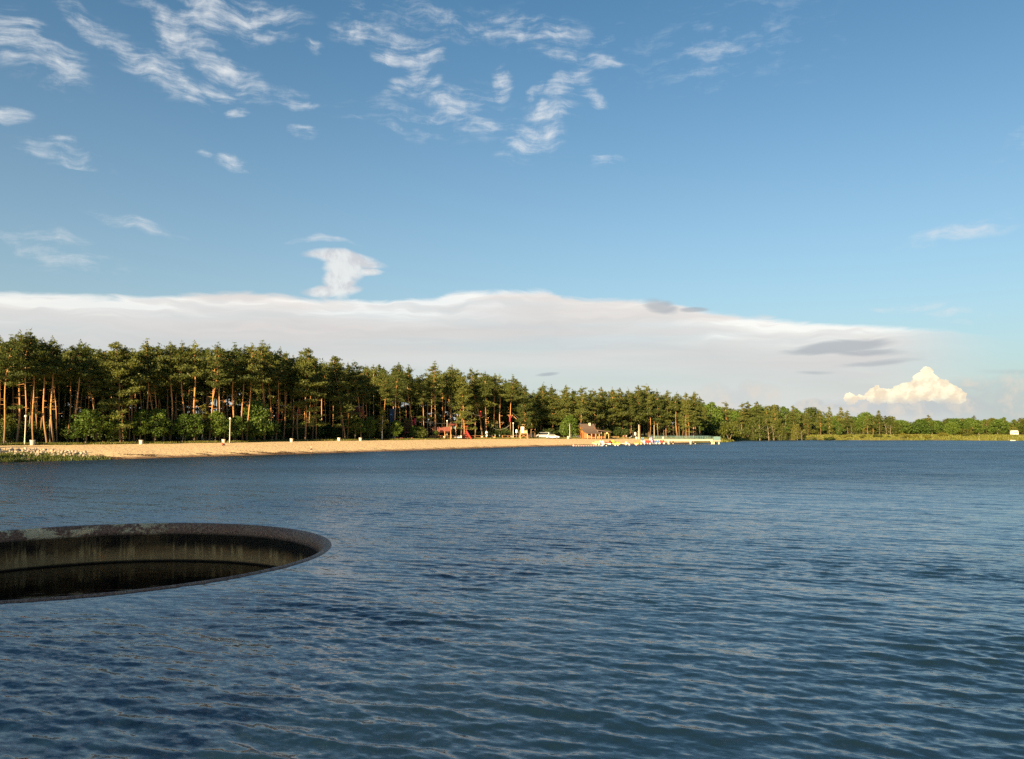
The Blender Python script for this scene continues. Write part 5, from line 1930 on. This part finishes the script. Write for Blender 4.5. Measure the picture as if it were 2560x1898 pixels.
# red climbing frame with slide
Yp = depth_of(1163, 1.8)
a = at_y(1163, 1066, Yp)
t = empty('climbing_tower', (a.x, Yp, gh(a.x, Yp)))
zf = a.z - t.location.z
for i in range(4):
    th = math.pi * .25 + i * math.pi / 2
    MB().tube([(math.cos(th) * 1.0, math.sin(th) * .9, 0), (math.cos(th) * .45, math.sin(th) * .45, zf)], .06, 6).build('leg', MATS['pad_red'], t)
for j in range(1, 7):
    f_ = j / 7
    k = 1 - .55 * f_
    ring = [(math.cos(math.pi * .25 + i * math.pi / 2) * k, math.sin(math.pi * .25 + i * math.pi / 2) * k * .9, zf * f_) for i in range(5)]
    MB().tube(ring, .04, 5).build('rung', MATS['pad_red'], t)
MB().tube([(.4, -.2, zf * .62), (1.0, -.35, zf * .36), (1.75, -.5, .25), (2.0, -.5, .2)], [.26, .26, .26, .24], 8).build('slide_tube', MATS['plastic_red'], t)
tag(t, 'red climbing tower with a slide round the orange-crowned pine', 'climbing tower')
# dark red net left of the pink pad
Yp = depth_of(1024, 4)
a, b_ = at_y(1012, 1080, Yp), at_y(1032, 1052, Yp)
t = empty('climbing_net', (a.x, Yp, a.z))
nt_ = MB()
for i in range(9):
    u = (b_.x - a.x) * i / 8
    nt_.tube([(u, 0, 0), (u, 0, b_.z - a.z)], .03, 4)
for j in range(10):
    w = (b_.z - a.z) * j / 9
    nt_.tube([(0, 0, w), (b_.x - a.x, 0, w)], .03, 4)
tag(nt_.build('mesh', MATS['net_dark'], t), None, None, None, 'stuff')
for u in (0, b_.x - a.x):
    MB().tube([(u, .1, -(a.z - gh(a.x, Yp))), (u, .1, b_.z - a.z + .2)], .09, 7).build('post', MATS['board_red'], t)
MB().box(((b_.x - a.x) / 2, 0, -.1), (b_.x - a.x, .12, .16)).build('crossbar', MATS['board_red'], t)
tag(t, 'dark red climbing net on posts left of the pink-red pad', 'net')
# blue screen
Yp = depth_of(980, 7)
a, b_ = at_y(975, 1055, Yp), at_y(986, 1022, Yp)
t = empty('blue_screen', (a.x, Yp, a.z))
MB().box(((b_.x - a.x) / 2, 0, (b_.z - a.z) / 2), (b_.x - a.x, .06, b_.z - a.z)).build('sheet', MATS['blue_screen'], t)
MB().box((.3, -.05, (b_.z - a.z) * .56), (.55, .05, .2)).build('pale_strip', MATS['blue_light'], t)
for u in (0, b_.x - a.x):
    MB().tube([(u, .1, -(a.z - gh(a.x, Yp))), (u, .1, b_.z - a.z)], .07, 6).build('post', MATS['wood_grey'], t)
tag(t, 'tall dark blue screen hung between trunks behind the orange pine', 'screen')
# white oval board, orange tub, small white posts, white notice board
x, Y = foot(1216.5, .5)
t = empty('oval_board', (x, Y, gh(x, Y)))
zt = at_y(1216.5, 1077.5, Y).z - t.location.z
MB().box((0, 0, .5), (.12, .12, 1.0)).build('post', MATS['wood_brown'], t)
MB().prism([(.36 * math.cos(a_), zt * .5 + .35 + (zt * .5 - .3) * math.sin(a_)) for a_ in np.linspace(0, 2 * math.pi, 17)[:-1]], -.04, .04, 'y').build('board', MATS['paint_white'], t, (0, -.12, 0))
tag(t, 'upright white oval board on a post behind the long fence', 'sign')
x, Y = foot(1237, .6)
t = empty('round_tub', (x, Y, gh(x, Y)))
MB().lathe([(.001, 0), (.28, 0), (.42, .18), (.44, .45), (.36, .68), (.30, .72)], n=16).build('tub', MATS['plastic_orange'], t, smooth=True)
MB().lathe([(.30, .72), (.28, .6), (.001, .6)], n=16).build('inside', MATS['dark_inside'], t)
tag(t, 'round orange tub in the gap between the two fences', 'tub')
for px, lab in ((1238, 'small white post right above the orange tub'), (1249.5, 'small white post between orange tub and the short fence')):
    x, Y = foot(px, 3.0)
    t = empty('marker_post', (x, Y, gh(x, Y)))
    MB().lathe([(.001, 0), (.06, 0), (.06, .85)], n=8).build('post', MATS['wood_grey'], t)
    MB().lathe([(.001, .84), (.11, .85), (.11, 1.3), (.001, 1.36)], n=8).build('cap', MATS['paint_white'], t)
    tag(t, lab, 'post')
x, Y = foot(1291, .6)
t = empty('notice_board', (x, Y, gh(x, Y)))
zt = at_y(1291, 1074, Y).z - t.location.z
MB().box((0, 0, zt / 2), (.08, .08, zt)).build('post', MATS['metal_grey'], t)
MB().box((0, -.07, zt - .55), (.52, .04, 1.05)).build('panel', MATS['paint_white'], t)
tag(t, 'narrow white notice board on a post left of the lifeguard tower', 'sign')
x, Y = foot(1586, 1.5)
t = empty('notice_board', (x, Y, gh(x, Y)))
zt = at_y(1586, 1080.5, Y).z - t.location.z
MB().box((0, 0, zt / 2), (.08, .08, zt)).build('post', MATS['metal_grey'], t)
MB().box((0, -.07, zt - .6), (.62, .04, 1.1)).build('panel', MATS['paint_white'], t)
tag(t, 'white notice board on a post left of the thick pinkish pole', 'sign')

# ------------------------------------------------------------------ lifeguard tower
x, Y = foot(1309, -2.0)
t = empty('lifeguard_tower', (x, Y, gh(x, Y)), .15)
H1 = 1.75
for sx in (-1, 1):
    for sy in (-1, 1):
        MB().tube([(sx * 1.25, sy * .95, 0), (sx * .95, sy * .75, H1 + (1.1 if sx > 0 else .95))], .075, 6).build('leg', MATS['wood_pale'], t)
for i in range(6):
    MB().box((-1.05 + .42 * i, 0, H1), (.38, 1.9, .07)).build('deck_board', MATS['wood_pale'], t)
for sy in (-1, 1):
    MB().tube([(-1.2, sy * .92, .25), (1.05, sy * .82, H1 - .1)], .05, 5).build('brace', MATS['wood_brown'], t)
    MB().tube([(1.2, sy * .92, .25), (-1.05, sy * .82, H1 - .1)], .05, 5).build('brace', MATS['wood_brown'], t)
    MB().tube([(-1.0, sy * .8, H1 + .9), (1.0, sy * .8, H1 + .95)], .05, 5).build('handrail', MATS['wood_pale'], t)
for j in range(5):
    MB().box((1.35 + .14 * (4 - j), 0, .3 + .32 * j), (.16, .8, .05)).build('ladder_step', MATS['wood_brown'], t)
MB().box((-.55, -.78, H1 + 1.1), (1.05, .06, 2.0)).build('white_board', MATS['paint_white'], t)
MB().box((.35, -.80, H1 + .42), (1.0, .06, .75)).build('front_panel', MATS['wood_pale'], t)
MB().box((.2, .2, H1 + .45), (.7, .6, .08)).box((.2, .48, H1 + .85), (.7, .06, .8)).build('seat', MATS['wood_brown'], t)
tag(t, 'timber lifeguard tower with a white board at the top of the beach', 'lifeguard tower')


# ------------------------------------------------------------------ cars
def make_car(px, py, rz, label, mat, kind='estate', s=1.0):
    p = on_ground(px, py)
    t = empty('parked_van' if kind == 'van' else 'parked_car', p, rz)
    t.scale = (s, s, s)
    if kind == 'van':
        prof = [(-2.4, .38), (2.35, .38), (2.45, .75), (2.35, 1.05), (1.75, 1.22), (1.15, 2.02), (-2.3, 2.08), (-2.45, 1.9)]
        win = [(1.62, 1.25), (1.12, 1.92), (-2.1, 1.95), (-2.2, 1.25)]
        wheels = (-1.55, 1.55)
    else:
        prof = [(-2.1, .32), (2.1, .32), (2.2, .55), (2.12, .78), (1.15, .95), (.45, 1.42), (-1.45, 1.48), (-2.05, 1.0), (-2.18, .7)]
        win = [(1.02, .97), (.40, 1.36), (-1.35, 1.40), (-1.85, 1.0)]
        wheels = (-1.32, 1.35)
    hw = .84
    body = MB().prism([(a, b_) for a, b_ in prof], -hw, hw, 'y').build('body', MATS[mat], t)
    bev = body.modifiers.new('bevel', 'BEVEL')
    bev.width, bev.segments = .07, 2
    for sy in (-1, 1):
        MB().prism(win, sy * (hw - .05) - .06, sy * (hw - .05) + .065, 'y').build('side_window', MATS['car_glass'], t)
        for xw in wheels:
            w = MB().lathe([(.20, -.11), (.33, -.11), (.34, 0), (.33, .11), (.20, .11)], n=16).build('wheel', MATS['rubber'], t, (xw, sy * (hw - .06), .34))
            w.rotation_euler = (R(90), 0, 0)
            MB().lathe([(.001, -.115), (.20, -.112), (.20, .112), (.001, .115)], n=12).build('rim', MATS['chrome'], w)
        MB().box((2.14, sy * .62, .72), (.10, .30, .14)).build('headlight', MATS['lens_clear'], t)
        MB().box((-2.14 if kind != 'van' else -2.42, sy * .68, .85), (.10, .18, .26)).build('tail_light', MATS['lens_red'], t)
        MB().box((.75 if kind != 'van' else 1.4, sy * (hw + .09), 1.02 if kind != 'van' else 1.35), (.12, .18, .12)).build('mirror', MATS[mat], t)
    a, b_ = (win[0], win[1])
    d = math.atan2(b_[1] - a[1], b_[0] - a[0])
    MB().box(((a[0] + b_[0]) / 2 + .07, 0, (a[1] + b_[1]) / 2 + .03), (math.hypot(b_[0] - a[0], b_[1] - a[1]), 1.45, .05), ry=-d).build('windscreen', MATS['car_glass'], t)
    return tag(t, label, 'van' if kind == 'van' else 'car', 'vehicles parked behind the beach')


make_car(1381, 1097.0, .10, 'white estate car parked side-on behind the beach, right of the van', 'car_white')
make_car(1358, 1096.2, 2.75, 'white and grey van parked left of the white estate car', 'car_silver', 'van')
make_car(1334, 1095.0, .5, 'dark car in the shade left of the van', 'car_dark')
make_car(1402, 1094.9, 2.9, 'dark car half hidden right of the white estate car', 'car_dark')
make_car(1436, 1096.2, .2, 'silver car beside the bin left of the wooden hut', 'car_silver')

# ------------------------------------------------------------------ wooden hut with porch
p = on_ground(1467, 1096.6)
HR = R(24)
t = empty('wooden_hut', p, HR)
Wd, Ln, wz, rzg = 4.6, 4.6, 2.35, 5.0
n = 9
for k in range(n):        # plank walls
    z0 = .1 + wz * k / n
    for (c, d) in (((0, -Wd / 2, z0 + wz / n / 2), (Ln, .10, wz / n * .94)), ((-Ln / 2, 0, z0 + wz / n / 2), (.10, Wd - .1, wz / n * .94)), ((Ln / 2, 0, z0 + wz / n / 2), (.10, Wd - .1, wz / n * .94)), ((0, Wd / 2, z0 + wz / n / 2), (Ln, .10, wz / n * .94))):
        MB().box(c, d).build('wall_plank', MATS['wood_brown' if c[1] < -1 else 'wood_orange'], t)
for s in (-1, 1):
    MB().prism([(-Wd / 2, wz + .1), (Wd / 2, wz + .1), (0, rzg - .25)], s * Ln / 2 - .05, s * Ln / 2 + .05, 'x').build('gable', MATS['wood_orange'], t)
ov = .55
for s in (-1, 1):
    prof = [(s * 0, rzg), (s * Wd * .26, rzg - 1.55), (s * (Wd / 2 + .55), wz - .02), (s * (Wd / 2 + .55), wz - .16), (s * Wd * .26, rzg - 1.72), (s * 0, rzg - .2)]
    MB().prism(prof if s > 0 else prof[::-1], -Ln / 2 - ov, Ln / 2 + ov, 'x').build('roof_slope', MATS['roof_brown'], t)
MB().prism([(-Wd / 2 - .45, wz + .02), (-Wd / 2 - 2.3, wz - .40), (-Wd / 2 - 2.3, wz - .66), (-Wd / 2 - .45, wz - .12)], -Ln / 2 - .3, Ln / 2 + .5, 'x').build('front_porch_roof', MATS['roof_brown'], t)
for u in (-Ln / 2 + .1, -.6, 1.0, Ln / 2):
    MB().box((u, -Wd / 2 - 2.1, (wz - .55) / 2), (.15, .15, wz - .55)).build('porch_post', MATS['wood_pale'], t)
MB().box((.9, -.4, rzg - .2), (.5, .5, .95)).build('chimney', MATS['paint_white'], t)
MB().box((-Ln / 2 - .07, -.6, 1.05), (.08, .95, 1.95)).build('door', MATS['board_red'], t)
w = MB().box((-.6, -Wd / 2 - .07, 1.45), (1.1, .08, .9)).build('window', MATS['car_glass'], t)
MB().box((-.6, -Wd / 2 - .09, 1.93), (1.3, .10, .10)).box((-.6, -Wd / 2 - .09, .97), (1.3, .10, .10)).box((-1.2, -Wd / 2 - .09, 1.45), (.10, .10, .86)).box((0, -Wd / 2 - .09, 1.45), (.10, .10, .86)).build('window_frame', MATS['wood_pale'], w)
MB().box((1.1, -Wd / 2 - .07, 1.15), (.9, .06, 1.3)).build('red_panel', MATS['plastic_red'], t)
# porch to the right
PL = 4.6
MB().prism([(Ln / 2 + .3, wz + .62), (Ln / 2 + PL + .5, wz - .02), (Ln / 2 + PL + .5, wz - .30), (Ln / 2 + .3, wz + .30)], -Wd / 2 - 1.6, Wd / 2 + .3, 'y').build('porch_roof', MATS['roof_brown'], t)
for i in range(4):
    for v_ in (-Wd / 2 - .3, Wd / 2):
        zt_ = wz + .28 - .58 * i / 3.0
        MB().box((Ln / 2 + .45 + (PL - .3) * i / 3, v_, zt_ / 2), (.16, .16, zt_)).build('porch_post', MATS['wood_pale'], t)
for i in range(2):
    MB().box((Ln / 2 + .45 + (PL - .3) * (i + .5) / 3, -Wd / 2 - .3, .5), ((PL - .3) / 3 - .2, .06, .85)).build('porch_panel', MATS['wood_orange'], t)
MB().box((-Ln / 2 - .55, -Wd / 2 - .15, 1.0), (.14, .14, 2.0)).build('corner_post', MATS['wood_orange'], t)
tag(t, 'small orange wooden hut with a steep brown roof and open porch', 'hut')
x, Y = foot(1515, -.3)
t = empty('round_sign', (x, Y, gh(x, Y)))
MB().tube([(0, 0, 0), (0, 0, 2.2)], .06, 6).build('post', MATS['wood_pale'], t)
MB().prism([(.28 * math.cos(a_), 1.95 + .38 * math.sin(a_)) for a_ in np.linspace(0, 2 * math.pi, 13)[:-1]], -.03, .03, 'y').build('plate', MATS['plastic_yellow'], t, (.12, -.1, 0))
tag(t, 'pale round plate on a post at the right end of the hut porch', 'sign')


# ------------------------------------------------------------------ picnic tables and the people at them
def make_table(px, back, label, rz=0.0):
    x, Y = foot(px, back)
    t = empty('picnic_table', (x, Y, gh(x, Y)), rz)
    for i in range(4):
        MB().box((0, -.30 + .2 * i, .74), (1.8, .18, .05)).build('top_plank', MATS['wood_pale'], t)
    for s in (-1, 1):
        MB().box((0, s * .72, .44), (1.8, .26, .05)).build('bench', MATS['wood_pale'], t)
        MB().box((s * .65, 0, .40), (.08, 1.5, .08)).build('crosspiece', MATS['wood_brown'], t)
        for q in (-1, 1):
            MB().tube([(s * .65, q * .72, 0), (s * .65, q * .25, .72)], .05, 5).build('leg', MATS['wood_brown'], t)
    return tag(t, label, 'table', 'picnic tables behind the beach')


make_table(1528, .8, 'picnic table nearest the hut porch', .2)
make_table(1540, 1.6, 'middle picnic table between hut and the seated people', -.1)
tb = make_table(1560, 1.0, 'picnic table with two people sitting at it')
for dx_, sh, rz, lab in ((-.45, 'cloth_red', math.pi, 'person in red sitting at the right picnic table'), (.5, 'cloth_grey', math.pi, 'person in grey sitting at the right picnic table, nearest the dense pine stand')):
    make_person((tb.location.x + dx_, tb.location.y - .72, tb.location.z + .02), rz, CHAIRJ, lab, shirt=sh, trousers='long')
x, Y = foot(1569, .6)
t = empty('beach_lounger', (x, Y, gh(x, Y)))
MB().box((0, 0, .35), (1.5, .6, .07)).build('seat', MATS['plastic_white'], t)
MB().box((.95, 0, .6), (.75, .6, .07), ry=-.75).build('backrest', MATS['plastic_white'], t)
for u in (-.6, .6):
    for v_ in (-.25, .25):
        MB().box((u, v_, .17), (.06, .06, .34)).build('leg', MATS['metal_grey'], t)
tag(t, 'white lounger right of the picnic tables', 'lounger')


# ------------------------------------------------------------------ pedal boats drawn up at the water
def make_pedalo(px, py, rz, label, main_, trim='plastic_white', slide=None, s=1.0):
    p = at_z(px, py, .10)
    t = empty('pedal_boat', p, rz)
    t.scale = (s, s, s)
    for sy in (-1, 1):
        MB().prism([(-1.35, .32), (-1.25, -.02), (1.05, -.05), (1.5, .30), (1.45, .42), (-1.35, .42)], sy * .55 - .26, sy * .55 + .26, 'y').build('hull', MATS[trim], t)
    tub = MB().prism([(-1.2, .43), (1.30, .43), (1.12, .78), (.55, .72), (.35, .50), (-.75, .50), (-.95, .85), (-1.2, .85)], -.78, .78, 'y').build('deck', MATS[main_], t)
    for sy in (-1, 1):
        st = MB().box((-.35, sy * .38, .62), (.5, .55, .14)).build('seat', MATS[main_], t)
        MB().box((-.66, sy * .38, .92), (.12, .55, .62), ry=-.2).build('backrest', MATS[main_], st)
    MB().tube([(.45, 0, .5), (.35, 0, .98)], .04, 6).build('steering_lever', MATS['metal_grey'], t)
    if slide:
        sl_ = MB().prism([(-.85, 2.05), (-.65, 2.05), (.35, 1.25), (1.5, .62), (1.5, .54), (.35, 1.13), (-.72, 1.93), (-.85, 1.93)], -.30, .30, 'y').build('slide', MATS[slide], t)
        for sy in (-1, 1):
            MB().prism([(-.85, 2.25), (-.6, 2.25), (.4, 1.42), (1.5, .80), (1.5, .55), (.35, 1.14), (-.72, 1.94), (-.85, 1.94)], sy * .33 - .035, sy * .33 + .035, 'y').build('side', MATS[slide], sl_)
            MB().tube([(-.8, sy * .3, 1.95), (-1.1, sy * .4, .6)], .04, 6).build('ladder_rail', MATS['chrome'], t)
        for j in range(4):
            MB().tube([(-1.05 + .07 * j, -.38, .8 + .3 * j), (-1.05 + .07 * j, .38, .8 + .3 * j)], .03, 5).build('rung', MATS['chrome'], t)
    return tag(t, label, 'pedal boat', 'pedal boats at the beach')


make_pedalo(1490, 1112.3, 1.9, 'cream yellow pedal boat, leftmost of the boats on the beach', 'plastic_yellow')
make_pedalo(1503.5, 1112.0, 1.5, 'white pedal boat right of the leftmost cream one', 'plastic_white')
make_pedalo(1520, 1111.6, 2.6, 'red pedal boat with white hulls, left of the lime one', 'plastic_red')
make_pedalo(1537, 1111.4, .5, 'lime and yellow pedal boat in the middle of the left boats', 'plastic_lime', 'plastic_yellow', None, 1.15)
make_pedalo(1595, 1110.8, 1.8, 'cream and orange pedal boat, first right of the gap', 'plastic_orange', 'plastic_yellow')
make_pedalo(1606.5, 1110.5, 1.4, 'white pedal boat with a pale blue slide', 'plastic_white', 'plastic_white', 'blue_light')
make_pedalo(1619, 1110.3, 1.6, 'red pedal boat with white hulls, left of the lilac slide', 'plastic_red')
make_pedalo(1630.5, 1110.1, .9, 'pedal boat with a tall lilac slide', 'plastic_lilac', 'plastic_white', 'plastic_lilac')
make_pedalo(1642, 1109.9, 1.7, 'blue pedal boat with white hulls near the pier', 'plastic_blue')
make_pedalo(1654.5, 1109.7, 1.5, 'red pedal boat nearest the pier', 'plastic_red')
# long rowing boat
p = at_z(1560, 1111.4, .05)
t = empty('rowing_boat', p, .08)
n = 12
vs, fs = [], []
for i in range(n + 1):
    u = -1 + 2 * i / n
    w = .62 * (1 - abs(u) ** 2.6) + .04
    z1 = .48 + .14 * u * u
    for (q, z) in ((-1, z1), (-.75, .18), (0, .02 + .12 * u * u), (.75, .18), (1, z1)):
        vs.append((u * 1.9, q * w, z))
for i in range(n):
    for j in range(4):
        a = i * 5 + j
        fs.append((a, a + 1, a + 6, a + 5))
hl = MB().add(vs, fs).build('hull', MATS['plastic_white'], t, smooth=True)
sol = hl.modifiers.new('thick', 'SOLIDIFY')
sol.thickness = .04
MB().tube([vs[i * 5] for i in range(n + 1)], .045, 5).tube([vs[i * 5 + 4] for i in range(n + 1)], .045, 5).build('gunwale', MATS['plastic_red'], t)
for u in (-.9, 0, .9):
    MB().box((u, 0, .36), (.24, 1.0, .05)).build('thwart', MATS['wood_pale'], t)
tag(t, 'long white rowing boat with red rim at the right of the left boats', 'boat')
p = at_z(1565, 1108.4, .5)
t = empty('ticket_box', (p.x, p.y, gh(p.x, p.y)))
MB().box((0, 0, .6), (.62, .5, 1.2)).build('case', MATS['deck_cream'], t)
MB().box((0, 0, 1.23), (.72, .6, .06)).build('lid', MATS['wood_pale'], t)
MB().box((0, -.26, .75), (.4, .02, .5)).build('panel', MATS['paint_white'], t)
tag(t, 'pale upright box standing behind the long rowing boat', 'box')


# ------------------------------------------------------------------ buoys and float line
def make_buoy(px, py, label, mat, r=.26):
    p = at_z(px, py, 0)
    t = empty('buoy', p)
    MB().ball((0, 0, r * .55), r, 12, 8).build('float', MATS[mat], t, smooth=True)
    MB().lathe([(.05, r * 1.5), (.06, r * 1.75), (.02, r * 1.8)], n=8).build('eye', MATS['metal_grey'], t)
    return tag(t, label, 'buoy', 'buoys off the boat beach')


make_buoy(1434, 1115.4, 'pink buoy at the left end of the float line', 'buoy_pink')
make_buoy(1506, 1115.2, 'pinkish white buoy at the right end of the float line', 'plastic_white', .30)
make_buoy(1538.5, 1114.6, 'white buoy in front of the lime pedal boat', 'plastic_white')
make_buoy(1573.5, 1113.4, 'white buoy in front of the long rowing boat', 'plastic_white', .28)
make_buoy(1591, 1113.2, 'cream buoy in front of the gap between the boats', 'buoy_pink', .28)
make_buoy(1516, 1115.6, 'small white float lying low right of the float line', 'plastic_white', .18)
make_buoy(1545, 1114.8, 'small white float right of the buoy by the lime boat', 'plastic_white', .18)
a, b_ = at_z(1436, 1115.4, 0), at_z(1504, 1115.2, 0)
t = empty('float_line', a)
MB().tube([Vector((0, 0, .05)), b_ - a + Vector((0, 0, .05))], .05, 6).build('line', MATS['plastic_white'], t)
for i in range(22):
    MB().ball((b_ - a) * ((i + .5) / 22) + Vector((0, 0, .06)), .09, 8, 5, (1.6, 1, 1)).build('small_float', MATS['plastic_white' if i % 2 else 'plastic_red'], t)
tag(t, 'line of small floats on the water between two buoys off the beach', 'float line')

# ------------------------------------------------------------------ the pier
YP = 264.0
xa, xb = at_y(1628, 1099, YP).x, at_y(1782, 1099, YP).x
zd = at_y(1700, 1098.6, YP).z
t = empty('pier', (xa, YP, 0))
L = xb - xa
nb_ = 34
for i in range(nb_):
    MB().box((L * (i + .5) / nb_, 1.3, zd - .04), (L / nb_ * .95, 2.6, .08)).build('deck_board', MATS['deck_cream'], t)
MB().box((L / 2, .02, zd - .31), (L, .22, .44)).build('front_beam', MATS['deck_cream'], t)
MB().box((L / 2, 2.55, zd - .31), (L, .22, .44)).build('back_beam', MATS['deck_cream'], t)
for px in (1671, 1726, 1779.5):
    u = at_y(px, 1100, YP).x - xa
    MB().box((u, .05, (zd - .5) / 2 - .5), (.42, .42, zd - .5 + 1.0)).build('pile', MATS['deck_cream'], t)
    MB().prism([(u - .55, zd - .53), (u + .3, zd - .53), (u + .21, zd - .95), (u - .2, zd - .95)], -.12, .2, 'y').build('bracket', MATS['deck_cream'], t)
for px in (1678.5, 1686.5, 1734.5, 1742.5):
    u = at_y(px, 1100, YP).x - xa
    MB().lathe([(.20, -1.2), (.20, zd - .5)], (u, 2.5, 0), 10).build('rear_pile', MATS['deck_cream'], t)
hr = 1.08
for yy, nm in ((.08, 'railing'), (2.5, 'railing')):
    rl = MB().box((L / 2 - 1.0, yy, zd + hr), (L - 2.0 + 2, .06, .06)).build('railing', MATS['teal_paint'], t)
    MB().box((L / 2, yy, zd + .14), (L, .05, .05)).build('lower_rail', MATS['teal_paint'], rl)
    for i in range(13):
        MB().box((L * i / 12 * .995 + .05, yy, zd + hr / 2), (.07, .07, hr)).build('post', MATS['teal_paint'], rl)
    bl = MB()
    for i in range(130):
        bl.box((L * (i + .5) / 130, yy, zd + hr / 2 + .05), (.022, .022, hr - .16))
    tag(bl.build('balusters', MATS['teal_paint'], rl), None, None, None, 'stuff')
# cross head at the outer end
xe = at_y(1791.5, 1100, YP - .6).x - xa
for i in range(6):
    MB().box((xe - 1.1 + 2.3 * (i + .5) / 6, 1.6, zd - .30), (2.3 / 6 * .95, 5.2, .08)).build('head_board', MATS['deck_cream'], t)
MB().box((xe, -.95, zd - .55), (2.4, .2, .36)).build('head_beam', MATS['wood_grey'], t)
for u in (-.85, .75):
    MB().lathe([(.24, -1.2), (.24, zd - .6)], (xe + u, -.6, 0), 10).build('pile', MATS['deck_cream'], t)
    MB().lathe([(.24, -1.2), (.24, zd - .6)], (xe + u, 3.6, 0), 10).build('pile', MATS['deck_cream'], t)
pn = MB().box((xe, -1.0, zd + .35), (2.35, .04, 1.15)).build('end_panel', MATS['teal_paint'], t)
for i in range(7):
    MB().box((xe - 1.1 + 2.2 * i / 6, -1.04, zd + .35), (.05, .05, 1.25)).build('panel_bar', MATS['teal_paint'], pn)
tag(t, 'cream concrete pier on stout piles with teal railings and a boxed end', 'pier')

# ------------------------------------------------------------------ far right shore: caravan, small boat, far houses
Yc = 374.0
x = (2533 - 1280) / FPX * Yc
t = empty('caravan', (x, Yc, gh(x, Yc) + .02), .1)
prof = [(-1.35, .5), (1.35, .5), (1.42, 1.2), (1.2, 2.25), (-1.1, 2.3), (-1.42, 1.4)]
MB().prism(prof, -.95, .95, 'y').build('body', MATS['paint_white'], t)
MB().box((0, -.97, 1.55), (2.3, .05, .36)).build('window', MATS['car_glass'], t)
MB().box((0, 0, 2.32), (1.6, 1.3, .08)).build('roof_hatch', MATS['paint_white'], t)
for sy in (-1, 1):
    w = MB().lathe([(.001, -.1), (.32, -.1), (.32, .1), (.001, .1)], n=14).build('wheel', MATS['rubber'], t, (0, sy * .9, .32))
    w.rotation_euler = (R(90), 0, 0)
MB().tube([(1.4, 0, .55), (2.3, 0, .5)], .05, 6).build('tow_bar', MATS['metal_grey'], t)
tag(t, 'white caravan on the grassy bank at the far right', 'caravan')
p = at_z(2533, 1102.9, .0)
t = empty('small_boat', p, .05)
MB().add([(a[0] * .62, a[1] * .8, a[2] * .7) for a in vs], fs).build('hull', MATS['plastic_white'], t, smooth=True).modifiers.new('thick', 'SOLIDIFY').thickness = .04
MB().box((0, 0, .26), (.22, .8, .04)).build('thwart', MATS['wood_pale'], t)
tag(t, 'small white boat lying at the water below the caravan', 'boat')
for i, (px, w_) in enumerate(((2541, 7), (2550, 9))):
    Yh = 1250
    x = (px - 1280) / FPX * Yh
    zb = at_y(px, 1063, Yh).z
    t = empty('far_house', (x, Yh, zb - 3))
    MB().box((0, 0, 2.2), (w_, 7, 4.4)).build('wall', MATS['paint_white'], t)
    MB().prism([(-4, 4.4), (4, 4.4), (0, 6.6)], -w_ / 2 - .4, w_ / 2 + .4, 'x').build('roof', MATS['roof_brown'], t)
    for u in (-w_ / 4, w_ / 4):
        MB().box((u, -3.55, 2.4), (1.1, .12, 1.3)).build('window', MATS['car_glass'], t)
    tag(t, '%s of two tiny pale houses on the horizon at the far right' % ('left' if i == 0 else 'right'), 'house')
